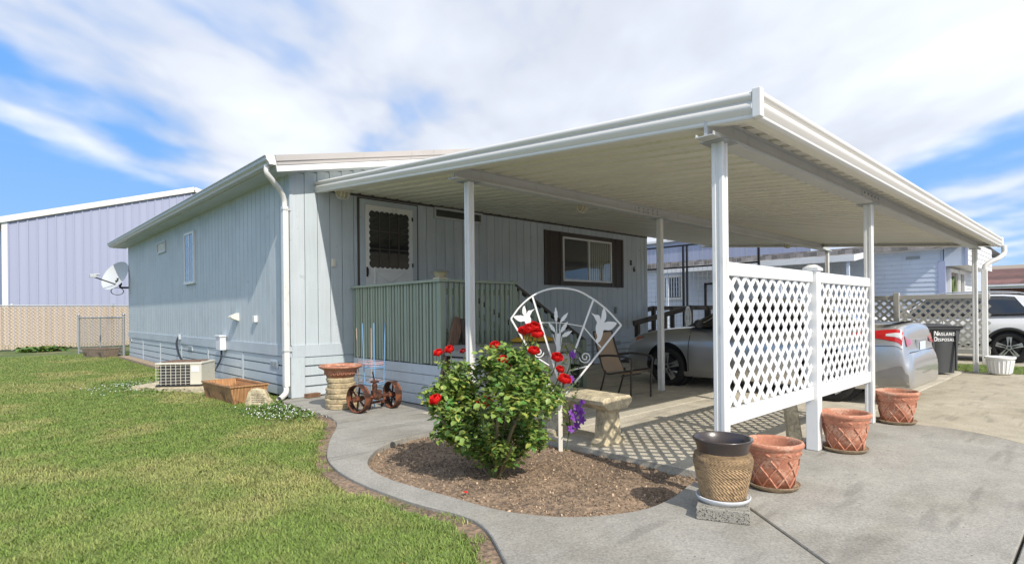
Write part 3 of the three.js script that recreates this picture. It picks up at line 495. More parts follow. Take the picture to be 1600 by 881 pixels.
// ---------------------------------------------------------------- lattice screens
const barFlat = (p, q, w, t) => { const d = Math.hypot(q[0] - p[0], q[1] - p[1]); return new THREE.BoxGeometry(d, w, t).rotateZ(Math.atan2(q[1] - p[1], q[0] - p[0])).translate((p[0] + q[0]) / 2, (p[1] + q[1]) / 2, p[2]); };
function lattice(grp, x0, x1, y0, y1, z, pitch, w, m) {
  for (const s of [1, -1]) for (let c = -(y1 - y0) + 0.02; c < x1 - x0; c += pitch) {
    const a = Math.max(0, c), b = Math.min(x1 - x0, c + (y1 - y0)); if (b - a < 0.03) continue;
    const X = (t) => (s > 0 ? x0 + t : x1 - t);
    part('lath', barFlat([X(a), y0 + a - c, z + s * 0.0045], [X(b), y0 + b - c, z + s * 0.0045], w, 0.008), m, grp);
  }
}
{
  const t = thing('lattice_screen', 'bright white vinyl lattice privacy screen between the carport posts', 'screen', [2.0, 0, ZO]);
  const runs = [[-1.69, -0.056], [0.056, 1.655]];
  for (const [a, b] of runs) { part('top_rail', RB(a, b, 1.49, 1.585, -0.022, 0.022, 0.006), M.vinyl, t); part('bottom_rail', RB(a, b, 0.455, 0.565, -0.022, 0.022, 0.006), M.vinyl, t); lattice(t, a + 0.005, b - 0.005, 0.56, 1.495, 0, 0.156, 0.036, M.vinyl); }
  part('post', RB(-0.052, 0.052, 0.003, 1.6, -0.052, 0.052, 0.006), M.vinyl, t);
  part('post_cap', new THREE.CylinderGeometry(0.04, 0.092, 0.03, 4).rotateY(Math.PI / 4).translate(0, 1.632, 0), M.vinyl, t); part('post_cap', RB(-0.066, 0.066, 1.592, 1.616, -0.066, 0.066, 0.004), M.vinyl, t);
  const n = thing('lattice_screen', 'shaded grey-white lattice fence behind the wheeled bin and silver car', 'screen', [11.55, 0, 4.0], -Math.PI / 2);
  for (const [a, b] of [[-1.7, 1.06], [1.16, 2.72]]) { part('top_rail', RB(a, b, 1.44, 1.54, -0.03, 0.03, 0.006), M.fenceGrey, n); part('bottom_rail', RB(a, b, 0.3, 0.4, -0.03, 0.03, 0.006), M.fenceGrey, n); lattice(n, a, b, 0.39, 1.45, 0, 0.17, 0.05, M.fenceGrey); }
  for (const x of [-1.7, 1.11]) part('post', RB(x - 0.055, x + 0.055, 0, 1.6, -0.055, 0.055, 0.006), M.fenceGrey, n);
}

// ---------------------------------------------------------------- cars: a lofted body, wheel arches cut out, glass house, lamps laid on the body's own surface
function buildCar(t, c) {
  const key = c.body, at = (s, k) => { let i = 0; while (i < key.length - 2 && key[i + 1][0] < s) i++; const a = key[i], b = key[i + 1], u = Math.min(1, Math.max(0, (s - a[0]) / (b[0] - a[0]))), v = c.soft ? sm(u) * 0.35 + u * 0.65 : u; return mix(a[k], b[k], v); };
  const A = [[0, 0.9], [0.05, 0.945], [0.18, 0.985], [0.4, 1], [0.58, 0.997], [0.68, 0.985], [0.74, 0.962], [0.84, 0.93], [0.93, 0.87], [0.975, 0.76]];
  const aOf = (b) => { let i = 0; while (i < A.length - 2 && A[i + 1][0] < b) i++; const u = Math.min(1, Math.max(0, (b - A[i][0]) / (A[i + 1][0] - A[i][0]))); return mix(A[i][1], A[i + 1][1], u); };
  const side = (s, b, sg, off = 0) => { const hw = at(s, 1), yb = at(s, 2), yt = at(s, 3); return [sg * (hw * aOf(b) + off), yb + (yt - yb) * b, s]; };
  const half = [[0, 0], [0.7, 0], ...A.map(([b, a]) => [a, b]), [0.5, 0.995], [0.25, 1.012], [0, 1.018]];
  const ring = [...half.slice(1), ...half.slice(1, -1).reverse().map(([a, b]) => [-a, b])];
  const ss = []; for (let i = 0; i < key.length - 1; i++) { const n = Math.max(1, Math.ceil((key[i + 1][0] - key[i][0]) / 0.09)); for (let k = 0; k < n; k++) ss.push(mix(key[i][0], key[i + 1][0], k / n)); } ss.push(key[key.length - 1][0]);
  const pos = [], idx = [], n = ring.length;
  for (const s of ss) { const hw = at(s, 1), yb = at(s, 2), yt = at(s, 3); for (const [a, b] of ring) pos.push(a * hw, yb + (yt - yb) * b, s); }
  for (let i = 0; i < ss.length - 1; i++) for (let k = 0; k < n; k++) { const p = i * n + k, q = i * n + ((k + 1) % n), r = p + n, w = q + n; idx.push(p, r, q, q, r, w); }
  for (const [e, f] of [[0, 1], [ss.length - 1, -1]]) { const o = pos.length / 3; let cy = 0; for (let k = 0; k < n; k++) cy += pos[(e * n + k) * 3 + 1] / n; pos.push(0, cy, ss[e]); for (let k = 0; k < n; k++) { const p = e * n + k, q = e * n + ((k + 1) % n); f > 0 ? idx.push(o, p, q) : idx.push(o, q, p); } }
  const g = new THREE.BufferGeometry(); g.setAttribute('position', new THREE.Float32BufferAttribute(pos, 3)); g.setAttribute('uv', new THREE.Float32BufferAttribute(new Float32Array(pos.length / 3 * 2), 2)); g.setIndex(idx); g.computeVertexNormals();
  let br = new Brush(g); br.updateMatrixWorld(); const ev = new Evaluator(); ev.useGroups = false;
  for (const s of c.wheels) for (const sg of [-1, 1]) { const cut = new Brush(new THREE.CylinderGeometry(c.archR, c.archR, 0.3, 40).rotateZ(Math.PI / 2).translate(sg * (c.hw - 0.07), c.wr + 0.02, s)); cut.updateMatrixWorld(); br = ev.evaluate(br, cut, SUBTRACTION); }
  part('body', br.geometry, c.paint, t, true);
  // wheel housings and wheels
  for (const s of c.wheels) for (const sg of [-1, 1]) {
    part('wheel_housing', new THREE.CylinderGeometry(c.archR - 0.006, c.archR - 0.006, 0.2, 40, 1, false).rotateZ(Math.PI / 2).translate(sg * (c.hw - 0.215), c.wr + 0.02, s).scale(1, 1, 1), M.black, t);
    const w = new THREE.Group(); w.name = 'wheel'; w.position.set(sg * (c.hw - 0.115), c.wr, s); t.add(w); if (sg > 0) w.rotation.y = Math.PI;
    const R = c.wr, r = c.rim, ty = lathe([[r - 0.02, -0.1], [r, -0.1], [R - 0.06, -0.112], [R - 0.02, -0.1], [R, -0.07], [R, 0.07], [R - 0.02, 0.1], [R - 0.06, 0.112], [r, 0.1], [r - 0.02, 0.1]], 44).rotateZ(Math.PI / 2);
    part('tyre', ty, M.tyre, w);
    const sp = [lathe([[r - 0.035, -0.1], [r + 0.004, -0.106], [r + 0.004, -0.094], [r - 0.02, -0.08], [r - 0.03, 0.05]], 44).rotateZ(-Math.PI / 2).rotateY(0)];
    for (let i = 0; i < c.spokes; i++) { const a = (i / c.spokes) * Math.PI * 2 + 0.3; for (const d of [-c.splay, c.splay]) { const p = [-0.102, Math.sin(a) * 0.045, Math.cos(a) * 0.045], q = [-0.098, Math.sin(a + d) * (r - 0.01), Math.cos(a + d) * (r - 0.01)]; const am = a + d * 0.62, ln = r - 0.045; sp.push(new THREE.BoxGeometry(0.018, 0.05, ln).translate(0, 0, 0.04 + ln / 2).rotateX(-am).translate(-0.1, 0, 0)); } }
    sp.push(rod([-0.112, 0, 0], [-0.085, 0, 0], 0.055, 16));
    sp[0] = lathe([[r - 0.03, -0.09], [r + 0.006, -0.108], [r + 0.006, -0.095], [r - 0.02, -0.075], [r - 0.03, 0.05]], 44).rotateZ(Math.PI / 2).scale(1, 1, 1).rotateY(Math.PI);
    sp[0].rotateY(Math.PI);
    part('rim', sp, M.alloy, w, true);
    part('hub_cap', rod([-0.116, 0, 0], [-0.11, 0, 0], 0.03, 14), M.plastic, w);
    part('brake', rod([-0.05, 0, 0], [-0.04, 0, 0], r - 0.07, 24), M.plastic, w);
  }
  // patch on the side between two s values with lower and upper b at each end
  const patch = (name, m, s0, s1, b00, b01, b10, b11, off, sides = [-1, 1], bow = 0) => { for (const sg of sides) part(name, grid(14, 6, (u, v) => { const k = bow * Math.sin(u * Math.PI); return side(mix(s0, s1, u), mix(mix(b00, b10, u) - k, mix(b01, b11, u) + k, v), sg, off); }), m, t, true); };
  // glass house
  const gh = c.glass, gat = (s, k) => { let i = 0; while (i < gh.length - 2 && gh[i + 1][0] < s) i++; const a = gh[i], b = gh[i + 1]; return mix(a[k], b[k], Math.min(1, Math.max(0, (s - a[0]) / (b[0] - a[0])))); };
  const gp = (s, v, sg, off = 0) => { const hb = gat(s, 1), yb = gat(s, 2), ht = gat(s, 3), yt = gat(s, 4); return [sg * (mix(hb, ht, v) + off), mix(yb, yt, v), s]; };
  const g0 = gh[0][0], g1 = gh[gh.length - 1][0];
  part('windows', grid(60, 14, (u, v) => { const s = mix(g0, g1, u), hb = gat(s, 1), yb = gat(s, 2), ht = gat(s, 3), yt = gat(s, 4); if (v < 0.3) return gp(s, v / 0.3, -1); if (v > 0.7) return gp(s, (1 - v) / 0.3, 1); const w = (v - 0.3) / 0.4; return [mix(-ht, ht, w), yt + 0.02 * Math.sin(w * Math.PI), s]; }), M.darkGlass, t, true);
  part('roof_panel', grid(30, 12, (u, v) => { const s = mix(c.roof[0], c.roof[1], u), ht = gat(s, 3) + 0.012, yt = gat(s, 4) + 0.012, w = v * 2 - 1; return [w * ht, yt + 0.022 * (1 - w * w) - (Math.abs(w) > 0.99 ? 0.05 : 0), s]; }), c.paint, t, true);
  for (const sg of [-1, 1]) for (const [s0, s1, w, m] of c.pillars) { const pts = [], k = 8; part('pillar', grid(k, 1, (u, v) => { const s = mix(s0, s1, u) + (v - 0.5) * w; return gp(Math.min(g1, Math.max(g0, s)), u, sg, 0.01); }), m, t, true); }
  for (const sg of [-1, 1]) part('window_trim', grid(40, 1, (u, v) => gp(mix(g0 + 0.05, g1 - 0.05, u), v * 0.07, sg, 0.012)), M.plastic, t, true);
  for (const d of c.doorSeams) for (const sg of [-1, 1]) part('door_seam', grid(12, 1, (u, v) => side(d[0] + (v - 0.5) * 0.012 + d[1] * u, mix(0.12, 0.95, u), sg, 0.003)), M.plastic, t, true);
  part('bumper_trim', grid(60, 2, (u, v) => { const s = mix(key[1][0], key[key.length - 2][0], u); return side(s, mix(0.0, c.sill, v), -1, 0.004); }), c.sillMat, t, true); part('bumper_trim', grid(60, 2, (u, v) => { const s = mix(key[1][0], key[key.length - 2][0], u); return side(s, mix(0.0, c.sill, v), 1, 0.004); }), c.sillMat, t, true);
  return { side, gp, patch, at };
}
{
  const t = thing('sedan', 'silver sedan parked nose-in under the carport, red tail lamp in view', 'car', [5.82, 0, 2.34]);
  const body = [[0, 0.5, 0.32, 0.64], [0.05, 0.64, 0.26, 0.72], [0.14, 0.74, 0.22, 0.79], [0.3, 0.82, 0.2, 0.86], [0.6, 0.862, 0.19, 0.93], [1.0, 0.872, 0.18, 0.975], [1.4, 0.875, 0.18, 1.0], [2.2, 0.88, 0.18, 1.0], [3.0, 0.878, 0.18, 1.015], [3.5, 0.872, 0.19, 1.04], [3.85, 0.858, 0.2, 1.052], [4.08, 0.85, 0.21, 1.06], [4.2, 0.838, 0.215, 1.055], [4.25, 0.83, 0.218, 1.038], [4.28, 0.824, 0.22, 0.99], [4.3, 0.818, 0.222, 0.88], [4.312, 0.814, 0.223, 0.76], [4.335, 0.805, 0.226, 0.69], [4.36, 0.785, 0.235, 0.64], [4.375, 0.75, 0.25, 0.58], [4.382, 0.69, 0.28, 0.52]];
  const c = buildCar(t, { body, hw: 0.875, wheels: [0.96, 3.44], wr: 0.325, rim: 0.24, archR: 0.385, spokes: 5, splay: 0.2, paint: M.silver, sill: 0.1, sillMat: M.silver,
    glass: [[1.3, 0.8, 0.99, 0.76, 1.0], [1.95, 0.82, 0.99, 0.6, 1.36], [2.3, 0.825, 0.99, 0.6, 1.405], [2.75, 0.82, 1.0, 0.59, 1.39], [3.15, 0.8, 1.02, 0.58, 1.28], [3.72, 0.74, 1.04, 0.68, 1.05]], roof: [1.95, 2.95], pillars: [[1.34, 1.97, 0.07, M.silver], [2.42, 2.44, 0.09, M.plastic], [3.6, 2.95, 0.2, M.silver]], doorSeams: [[1.36, 0.02], [2.36, 0.06], [3.1, 0.0]] });
  c.patch('tail_light', M.redLens, 3.7, 4.276, 0.845, 0.862, 0.72, 0.93, 0.006);
  c.patch('reversing_lens', M.clearLens, 4.1, 4.27, 0.815, 0.845, 0.80, 0.885, 0.009);
  c.patch('bumper_skirt', M.silverDark, 3.86, 4.345, 0.0, 0.22, 0.0, 0.42, 0.005);
  for (const sg of [-1, 1]) part('tail_light', grid(6, 5, (u, v) => [sg * mix(0.74, 0.5, u), mix(mix(0.765, 0.8, u), mix(0.9, 0.89, u), v), 4.318 + 0.004 * u - 0.03 * v]), M.redLens, t, true);
  part('boot_seam', [bar([-0.66, 0.69, 4.334], [0.66, 0.69, 4.334], 0.008, 0.01)], M.plastic, t);
  c.patch('bumper_seam', M.plastic, 3.62, 4.28, 0.66, 0.668, 0.665, 0.673, 0.003);
  c.patch('headlight', M.clearLens, 0.1, 0.46, 0.69, 0.93, 0.80, 0.9, 0.005);
  c.patch('indicator', M.amber, 0.3, 0.47, 0.80, 0.90, 0.84, 0.89, 0.008);
  for (const sg of [-1, 1]) { const m = new THREE.Group(); m.name = 'door_mirror'; t.add(m); part('mirror_shell', new THREE.SphereGeometry(0.1, 16, 10).scale(1.05, 0.7, 0.6).translate(sg * 0.99, 1.04, 1.62), M.plastic, m); part('mirror_stalk', bar([sg * 0.84, 1.0, 1.6], [sg * 0.95, 1.02, 1.61], 0.05, 0.03), M.plastic, m); }
  for (const sg of [-1, 1]) for (const s of [2.2, 3.0]) part('door_handle', RB(sg * 0.868, sg * 0.9, 0.83, 0.855, s - 0.08, s + 0.08, 0.008), M.silver, t);
  part('spoiler', grid(20, 4, (u, v) => { const w = u * 2 - 1; return [w * 0.74, 1.075 + 0.02 * v - 0.015 * w * w, 4.1 + v * 0.16 - 0.08 * w * w]; }), M.silver, t, true);
  part('number_plate', RB(-0.16, 0.16, 0.7, 0.81, 4.334, 4.34, 0.003), M.plate, t);
  part('plate_recess', RB(-0.26, 0.26, 0.69, 0.84, 4.31, 4.33, 0.003), M.silver, t);
  part('rear_bumper_trim', grid(24, 3, (u, v) => { const w = u * 2 - 1, b = mix(0.0, 0.3, v); return [w * 0.66, mix(0.22, 0.42, v), 4.388 - 0.14 * Math.pow(Math.abs(w), 4) - 0.05 * (1 - v)]; }), M.silverDark, t, true);
  part('grille', RB(-0.36, 0.36, 0.42, 0.62, -0.012, 0.004, 0.004), M.plastic, t);
  part('exhaust_pipe', rod([-0.5, 0.25, 4.1], [-0.5, 0.25, 4.33], 0.035, 14), M.alloy, t);
}
{
  const t = thing('suv', 'white sport utility vehicle with black wheel arches on the driveway next door', 'car', [14.5, -0.01, 3.28]);
  const body = [[0, 0.55, 0.36, 0.78], [0.06, 0.7, 0.28, 0.9], [0.16, 0.8, 0.26, 0.98], [0.5, 0.87, 0.26, 1.04], [1.0, 0.89, 0.26, 1.08], [1.5, 0.9, 0.27, 1.1], [2.4, 0.9, 0.27, 1.1], [3.3, 0.9, 0.27, 1.12], [4.0, 0.88, 0.3, 1.13], [4.22, 0.84, 0.34, 1.12], [4.3, 0.74, 0.42, 1.05]];
  const c = buildCar(t, { body, hw: 0.895, wheels: [0.92, 3.53], wr: 0.345, rim: 0.25, archR: 0.41, spokes: 5, splay: 0.17, paint: M.carWhite, sill: 0.17, sillMat: M.plastic,
    glass: [[1.2, 0.8, 1.08, 0.76, 1.09], [1.95, 0.84, 1.09, 0.64, 1.5], [2.5, 0.845, 1.09, 0.65, 1.56], [3.4, 0.835, 1.1, 0.64, 1.54], [3.95, 0.82, 1.12, 0.64, 1.48], [4.2, 0.78, 1.13, 0.7, 1.2]], roof: [1.9, 4.12], pillars: [[1.26, 1.97, 0.09, M.carWhite], [2.3, 2.32, 0.08, M.plastic], [3.05, 3.08, 0.06, M.plastic], [4.05, 3.75, 0.3, M.carWhite]], doorSeams: [[1.4, 0], [2.28, 0.03], [3.1, 0]] });
  for (const s of [0.92, 3.53]) for (const sg of [-1, 1]) part('arch_trim', new THREE.TorusGeometry(0.43, 0.035, 8, 30, Math.PI * 1.04).rotateY(Math.PI / 2).scale(0.8, 1, 1).translate(sg * 0.885, 0.345, s), M.plastic, t);
  for (const sg of [-1, 1]) for (const s of [2.15, 2.95]) part('door_handle', RB(sg * 0.885, sg * 0.925, 0.92, 0.95, s - 0.1, s + 0.1, 0.01), M.carWhite, t);
  for (const sg of [-1, 1]) part('roof_rail', tube([[sg * 0.6, 1.57, 2.1], [sg * 0.61, 1.62, 2.3], [sg * 0.61, 1.61, 3.6], [sg * 0.6, 1.55, 3.85]], 0.018, 24, 6), M.alloy, t);
  for (const sg of [-1, 1]) part('door_mirror', new THREE.SphereGeometry(0.12, 16, 10).scale(1, 0.75, 0.6).translate(sg * 1.0, 1.14, 1.6), M.carWhite, t);
  c.patch('tail_light', M.redLens, 4.0, 4.25, 0.7, 0.95, 0.72, 0.95, 0.006); c.patch('headlight', M.clearLens, 0.08, 0.5, 0.7, 0.9, 0.84, 0.92, 0.006);
}

// ---------------------------------------------------------------- pots
function clayPot(label, pos, turn, s = 1) {
  const t = thing('terracotta_pot', label, 'pot', pos, turn, 'terracotta pots along the lattice screen');
  const H = 0.3 * s, R = 0.185 * s, b = 0.118 * s, rW = (y) => mix(b, 0.165 * s, y / (0.235 * s));
  part('saucer', lathe([[0, 0.002], [0.145 * s, 0.002], [0.165 * s, 0.03], [0.158 * s, 0.034], [0.145 * s, 0.012], [0, 0.012]], 40), M.paleClay, t);
  part('bowl', lathe([[0, 0.014], [b, 0.014], [rW(0.1 * s), 0.1 * s + 0.014], [rW(0.205 * s), 0.215 * s], [0.168 * s, 0.222 * s], [0.17 * s, 0.25 * s], [R - 0.012, 0.262 * s], [R, 0.272 * s], [R + 0.004, 0.287 * s], [R - 0.004, H], [R - 0.018, H + 0.003], [R - 0.03, 0.285 * s], [R - 0.042, 0.24 * s], [R - 0.05, 0.2 * s]], 44), M.clay, t);
  const lines = []; for (let i = 0; i < 9; i++) for (const d of [-1, 1]) { const pts = []; for (let k = 0; k <= 8; k++) { const y = mix(0.024, 0.2 * s, k / 8), a = (i / 9) * Math.PI * 2 + d * (k / 8) * 0.95, r = rW(y - 0.014) + 0.003; pts.push([Math.cos(a) * r, y, Math.sin(a) * r]); } lines.push(tube(pts, 0.006 * s, 10, 5)); }
  part('lattice_relief', lines, M.clayLight, t);
  const lv = []; for (let i = 0; i < 16; i++) { const a = (i / 16) * Math.PI * 2, r = 0.167 * s; lv.push(new THREE.SphereGeometry(0.019 * s, 8, 5).scale(1, 0.45, 0.4).rotateZ(i % 2 ? 0.5 : -0.5).rotateY(Math.PI / 2 - a).translate(Math.cos(a) * r, 0.236 * s + (i % 2) * 0.006, Math.sin(a) * r)); }
  part('leaf_relief', lv, M.clayLight, t);
  part('soil', new THREE.CylinderGeometry(R - 0.046, R - 0.046, 0.012, 28).translate(0, 0.222 * s, 0), M.potSoil, t);
  return t;
}
clayPot('terracotta pot with lattice relief right behind the dark-rimmed pot', [0.66, 0.004, 6.78], 0.2, 1.08);
clayPot('terracotta pot on a saucer at the foot of the middle lattice post', [2.16, 0.004, 6.8], 1.3, 1.12);
clayPot('terracotta pot by the right end of the white lattice, near the car bumper', [3.9, 0.004, 6.8], 2.1, 1.16);
{
  const blk = single('concrete_block', [RB(-0.2, 0.2, 0, 0.075, -0.15, 0.15, 0.006).rotateY(0.42).translate(-0.06, 0.002, 6.77)], M.block, 'speckled grey concrete block under the dark-rimmed pot', 'block');
  const t = thing('glazed_pot', 'tan rope-textured pot with a dark glazed rim standing on a concrete block', 'pot', [-0.07, 0.077, 6.77]);
  part('saucer', lathe([[0, 0], [0.15, 0], [0.163, 0.03], [0.155, 0.036], [0.142, 0.012], [0, 0.012]], 40), M.nSidingW, t);
  part('body', lathe([[0, 0.012], [0.13, 0.012], [0.138, 0.04], [0.16, 0.15], [0.176, 0.23], [0.178, 0.26], [0.168, 0.29], [0.152, 0.305]], 56), M.rope, t, true);
  part('rim', lathe([[0.15, 0.298], [0.153, 0.31], [0.155, 0.33], [0.168, 0.365], [0.178, 0.378], [0.176, 0.388], [0.166, 0.386], [0.15, 0.355], [0.142, 0.32], [0.136, 0.28]], 56), M.glaze, t);
  part('soil', new THREE.CylinderGeometry(0.144, 0.144, 0.01, 30).translate(0, 0.318, 0), M.potSoil, t);
  const p = thing('white_planter', 'ribbed white plastic planter beside the far carport post and downspout', 'pot', [10.46, 0.004, 6.98]);
  const pts = [[0, 0.002], [0.15, 0.002], [0.165, 0.03], [0.205, 0.28], [0.225, 0.29], [0.235, 0.32], [0.225, 0.335], [0.2, 0.325], [0.18, 0.28]];
  part('bowl', lathe(pts, 40), M.vinyl, p); for (let i = 0; i < 20; i++) { const a = (i / 20) * Math.PI * 2; part('rib', rod([Math.cos(a) * 0.166, 0.035, Math.sin(a) * 0.166], [Math.cos(a) * 0.203, 0.27, Math.sin(a) * 0.203], 0.012, 6), M.vinyl, p); }
  part('soil', new THREE.CylinderGeometry(0.19, 0.19, 0.01, 28).translate(0, 0.29, 0), M.potSoil, p);
}
{ // leaning cast concrete legs behind the lattice post
  const s = new THREE.Shape([[-0.15, 0], [0.12, 0], [0.07, 0.16], [0.02, 0.42], [-0.08, 0.44]].map((p) => new THREE.Vector2(...p)));
  single('bench_leg', new THREE.ExtrudeGeometry(s, { depth: 0.09, bevelEnabled: true, bevelSize: 0.008, bevelThickness: 0.008, bevelSegments: 1 }).rotateX(-0.12).rotateY(0.5).translate(2.12, 0.012, 6.34), M.cast, 'loose cast concrete bench leg leaning behind the middle lattice post', 'bench leg');
}
{ // concrete bench
  const t = thing('garden_bench', 'small cast concrete bench with flared legs beside the purple clematis', 'bench', [0.91, 0.004, 5.0], -0.08);
  const top = new THREE.Shape([[-0.13, 0.345], [0.13, 0.345], [0.195, 0.395], [0.2, 0.425], [0.165, 0.452], [-0.165, 0.452], [-0.2, 0.425], [-0.195, 0.395]].map((p) => new THREE.Vector2(...p)));
  part('seat', new THREE.ExtrudeGeometry(top, { depth: 0.98, bevelEnabled: true, bevelSize: 0.006, bevelThickness: 0.006, bevelSegments: 1 }).translate(0, 0, -0.7), M.cast, t);
  for (const z of [-0.52, 0.1]) { const l = new THREE.Shape([[-0.165, 0], [0.165, 0], [0.17, 0.025], [0.15, 0.05], [0.118, 0.058], [0.112, 0.1], [0.086, 0.338], [-0.086, 0.338], [-0.112, 0.1], [-0.118, 0.058], [-0.15, 0.05], [-0.17, 0.025]].map((p) => new THREE.Vector2(...p))); part('leg', new THREE.ExtrudeGeometry(l, { depth: 0.11, bevelEnabled: true, bevelSize: 0.008, bevelThickness: 0.008, bevelSegments: 1 }).translate(0, 0.002, z), M.cast, t); }
}
{ // stacked stones with a pot on top, brick on the ground
  for (let i = 0; i < 6; i++) { const r = 0.222 - i * 0.008, g = lathe([[0, -0.033], [r - 0.008, -0.033], [r, -0.026], [r - 0.004, -0.008], [r + 0.004, 0.01], [r - 0.002, 0.026], [r - 0.009, 0.033], [0, 0.033]], 30); const p = g.attributes.position; for (let k = 0; k < p.count; k++) { const a = Math.atan2(p.getZ(k), p.getX(k)), q = 1 + 0.12 * (vnoise(a * 1.6 + 10 + i * 7, i * 3.3, 331) - 0.5) + 0.07 * (vnoise(a * 7 + 30 + i * 5, p.getY(k) * 60 + i, 333) - 0.5); p.setX(k, p.getX(k) * q); p.setZ(k, p.getZ(k) * q); } g.computeVertexNormals();
    single('stacking_stone', g.translate(0.13 + rr(-0.012, 0.012), 0.036 + i * 0.0685, 1.3 + rr(-0.012, 0.012)), M.stone, ['bottom', 'second lowest', 'third lowest', 'third highest', 'second highest', 'top'][i] + ' round stone of the stack carrying the wide terracotta bowl', 'stone', 'stones stacked under the terracotta bowl'); }
  const t = thing('terracotta_bowl', 'wide terracotta bowl with a banded rim on a stack of round stones', 'pot', [0.13, 0.415, 1.3]);
  part('bowl', lathe([[0, 0], [0.18, 0], [0.215, 0.09], [0.235, 0.105], [0.262, 0.118], [0.282, 0.132], [0.285, 0.15], [0.27, 0.158], [0.245, 0.15], [0.22, 0.11]], 44), M.clay, t);
  const lv = []; for (let i = 0; i < 26; i++) { const a = (i / 26) * Math.PI * 2; lv.push(new THREE.TorusGeometry(0.017, 0.005, 5, 10).rotateY(Math.PI / 2 - a).translate(Math.cos(a) * 0.207, 0.058, Math.sin(a) * 0.207)); } part('scroll_relief', lv, M.clayLight, t);
  part('soil', new THREE.CylinderGeometry(0.225, 0.22, 0.01, 28).translate(0, 0.118, 0), M.potSoil, t);
  single('brick', RB(-0.11, 0.11, 0, 0.06, -0.05, 0.05, 0.005).rotateY(0.15).translate(0.26, 0.003, 0.12), M.brick, 'red-brown brick lying against the skirting behind the stone stack', 'brick');
}
{ // rusty implement: two iron wheels on an axle
  const t = thing('rusty_axle', 'rusty antique farm axle with two spoked iron wheels and a hub casting', 'farm implement', [0.33, 0.002, 1.86], 0.06);
  for (const [x, tilt] of [[-0.25, 0.0], [0.26, 0.0]]) {
    const w = new THREE.Group(); w.name = 'wheel'; w.position.set(x, 0.178, 0); w.rotation.y = x < 0 ? 0.16 : -0.1; t.add(w);
    part('iron_tyre', lathe([[0.166, -0.045], [0.178, -0.045], [0.178, 0.045], [0.166, 0.045], [0.166, -0.045]], 40).rotateZ(Math.PI / 2), M.rust, w);
    for (let i = 0; i < 6; i++) { const a = (i / 6) * Math.PI * 2 + 0.35; part('spoke', bar([0, 0, 0], [0, Math.sin(a) * 0.168, Math.cos(a) * 0.168], 0.022, 0.014), M.rustDark, w); }
    part('hub', rod([-0.07, 0, 0], [0.06, 0, 0], 0.034, 14), M.rust, w);
  }
  part('axle_bar', rod([-0.25, 0.18, 0], [0.26, 0.18, 0], 0.022, 12), M.rust, t);
  part('gear_case', [new THREE.SphereGeometry(0.062, 14, 10).scale(1.1, 0.8, 1).translate(0.02, 0.18, 0), RB(-0.05, 0.08, 0.19, 0.26, -0.035, 0.035, 0.01), rod([-0.01, 0.24, 0], [-0.01, 0.34, 0], 0.034, 12), rod([-0.01, 0.33, 0], [-0.01, 0.39, 0], 0.02, 10)], M.rust, t);
  part('lever', [rod([-0.01, 0.38, 0], [-0.04, 0.5, 0.0], 0.009, 8), RB(-0.06, 0.04, 0.36, 0.38, -0.03, 0.03, 0.005)], M.rustDark, t);
  part('drag_bar', [bar([-0.06, 0.1, -0.02], [0.14, 0.1, -0.06], 0.05, 0.025), bar([-0.06, 0.16, 0], [-0.06, 0.02, -0.06], 0.03, 0.03), bar([0.12, 0.1, 0], [0.16, 0.03, -0.1], 0.03, 0.03)], M.rustDark, t);
}
{ // wire tomato cages
  const cage = (name, label, pos, m, ml, hgt, r) => { const t = thing('tomato_cage', label, 'plant cage', pos, 0, 'wire tomato cages by the porch'); for (let i = 0; i < 4; i++) { const a = (i / 4) * Math.PI * 2 + 0.5; part('leg', rod([Math.cos(a) * r * 0.8, 0, Math.sin(a) * r * 0.8], [Math.cos(a) * r, hgt, Math.sin(a) * r], 0.006, 6), ml[i % ml.length], t); } for (const y of [0.3, 0.52, 0.57]) part('ring', new THREE.TorusGeometry(r * 0.86, 0.006, 6, 28).rotateX(Math.PI / 2).translate(0, y, 0), y > 0.55 ? M.wirePink : m, t); };
  cage('blue', 'light blue wire tomato cage standing behind the rusty axle', [0.52, 0.004, 1.5], M.wireBlue, [M.wireBlue], 1.12, 0.15);
  cage('tan', 'bare tan stakes of a wire tomato cage close to the porch slats', [0.62, 0.004, 1.25], M.wirePink, [M.wireTan], 1.05, 0.2);
}
{ // leaning wooden A-frame by the porch corner
  const t = thing('folding_sign', 'dark brown wooden A-frame leaning beside the porch corner post', 'board', [1.2, 0.004, 2.475]);
  part('panel', bar([-0.34, 0.0, 0], [0.03, 1.18, 0], 0.05, 0.14).translate(0, 0, 0), M.brownWood, t); part('panel', bar([0.22, 0.0, 0.02], [0.06, 1.17, 0.02], 0.06, 0.06), M.brownFrame, t);
  part('cross_bar', RB(-0.2, -0.06, 0.68, 0.7, -0.04, 0.04, 0.004), M.darkWood, t);
}
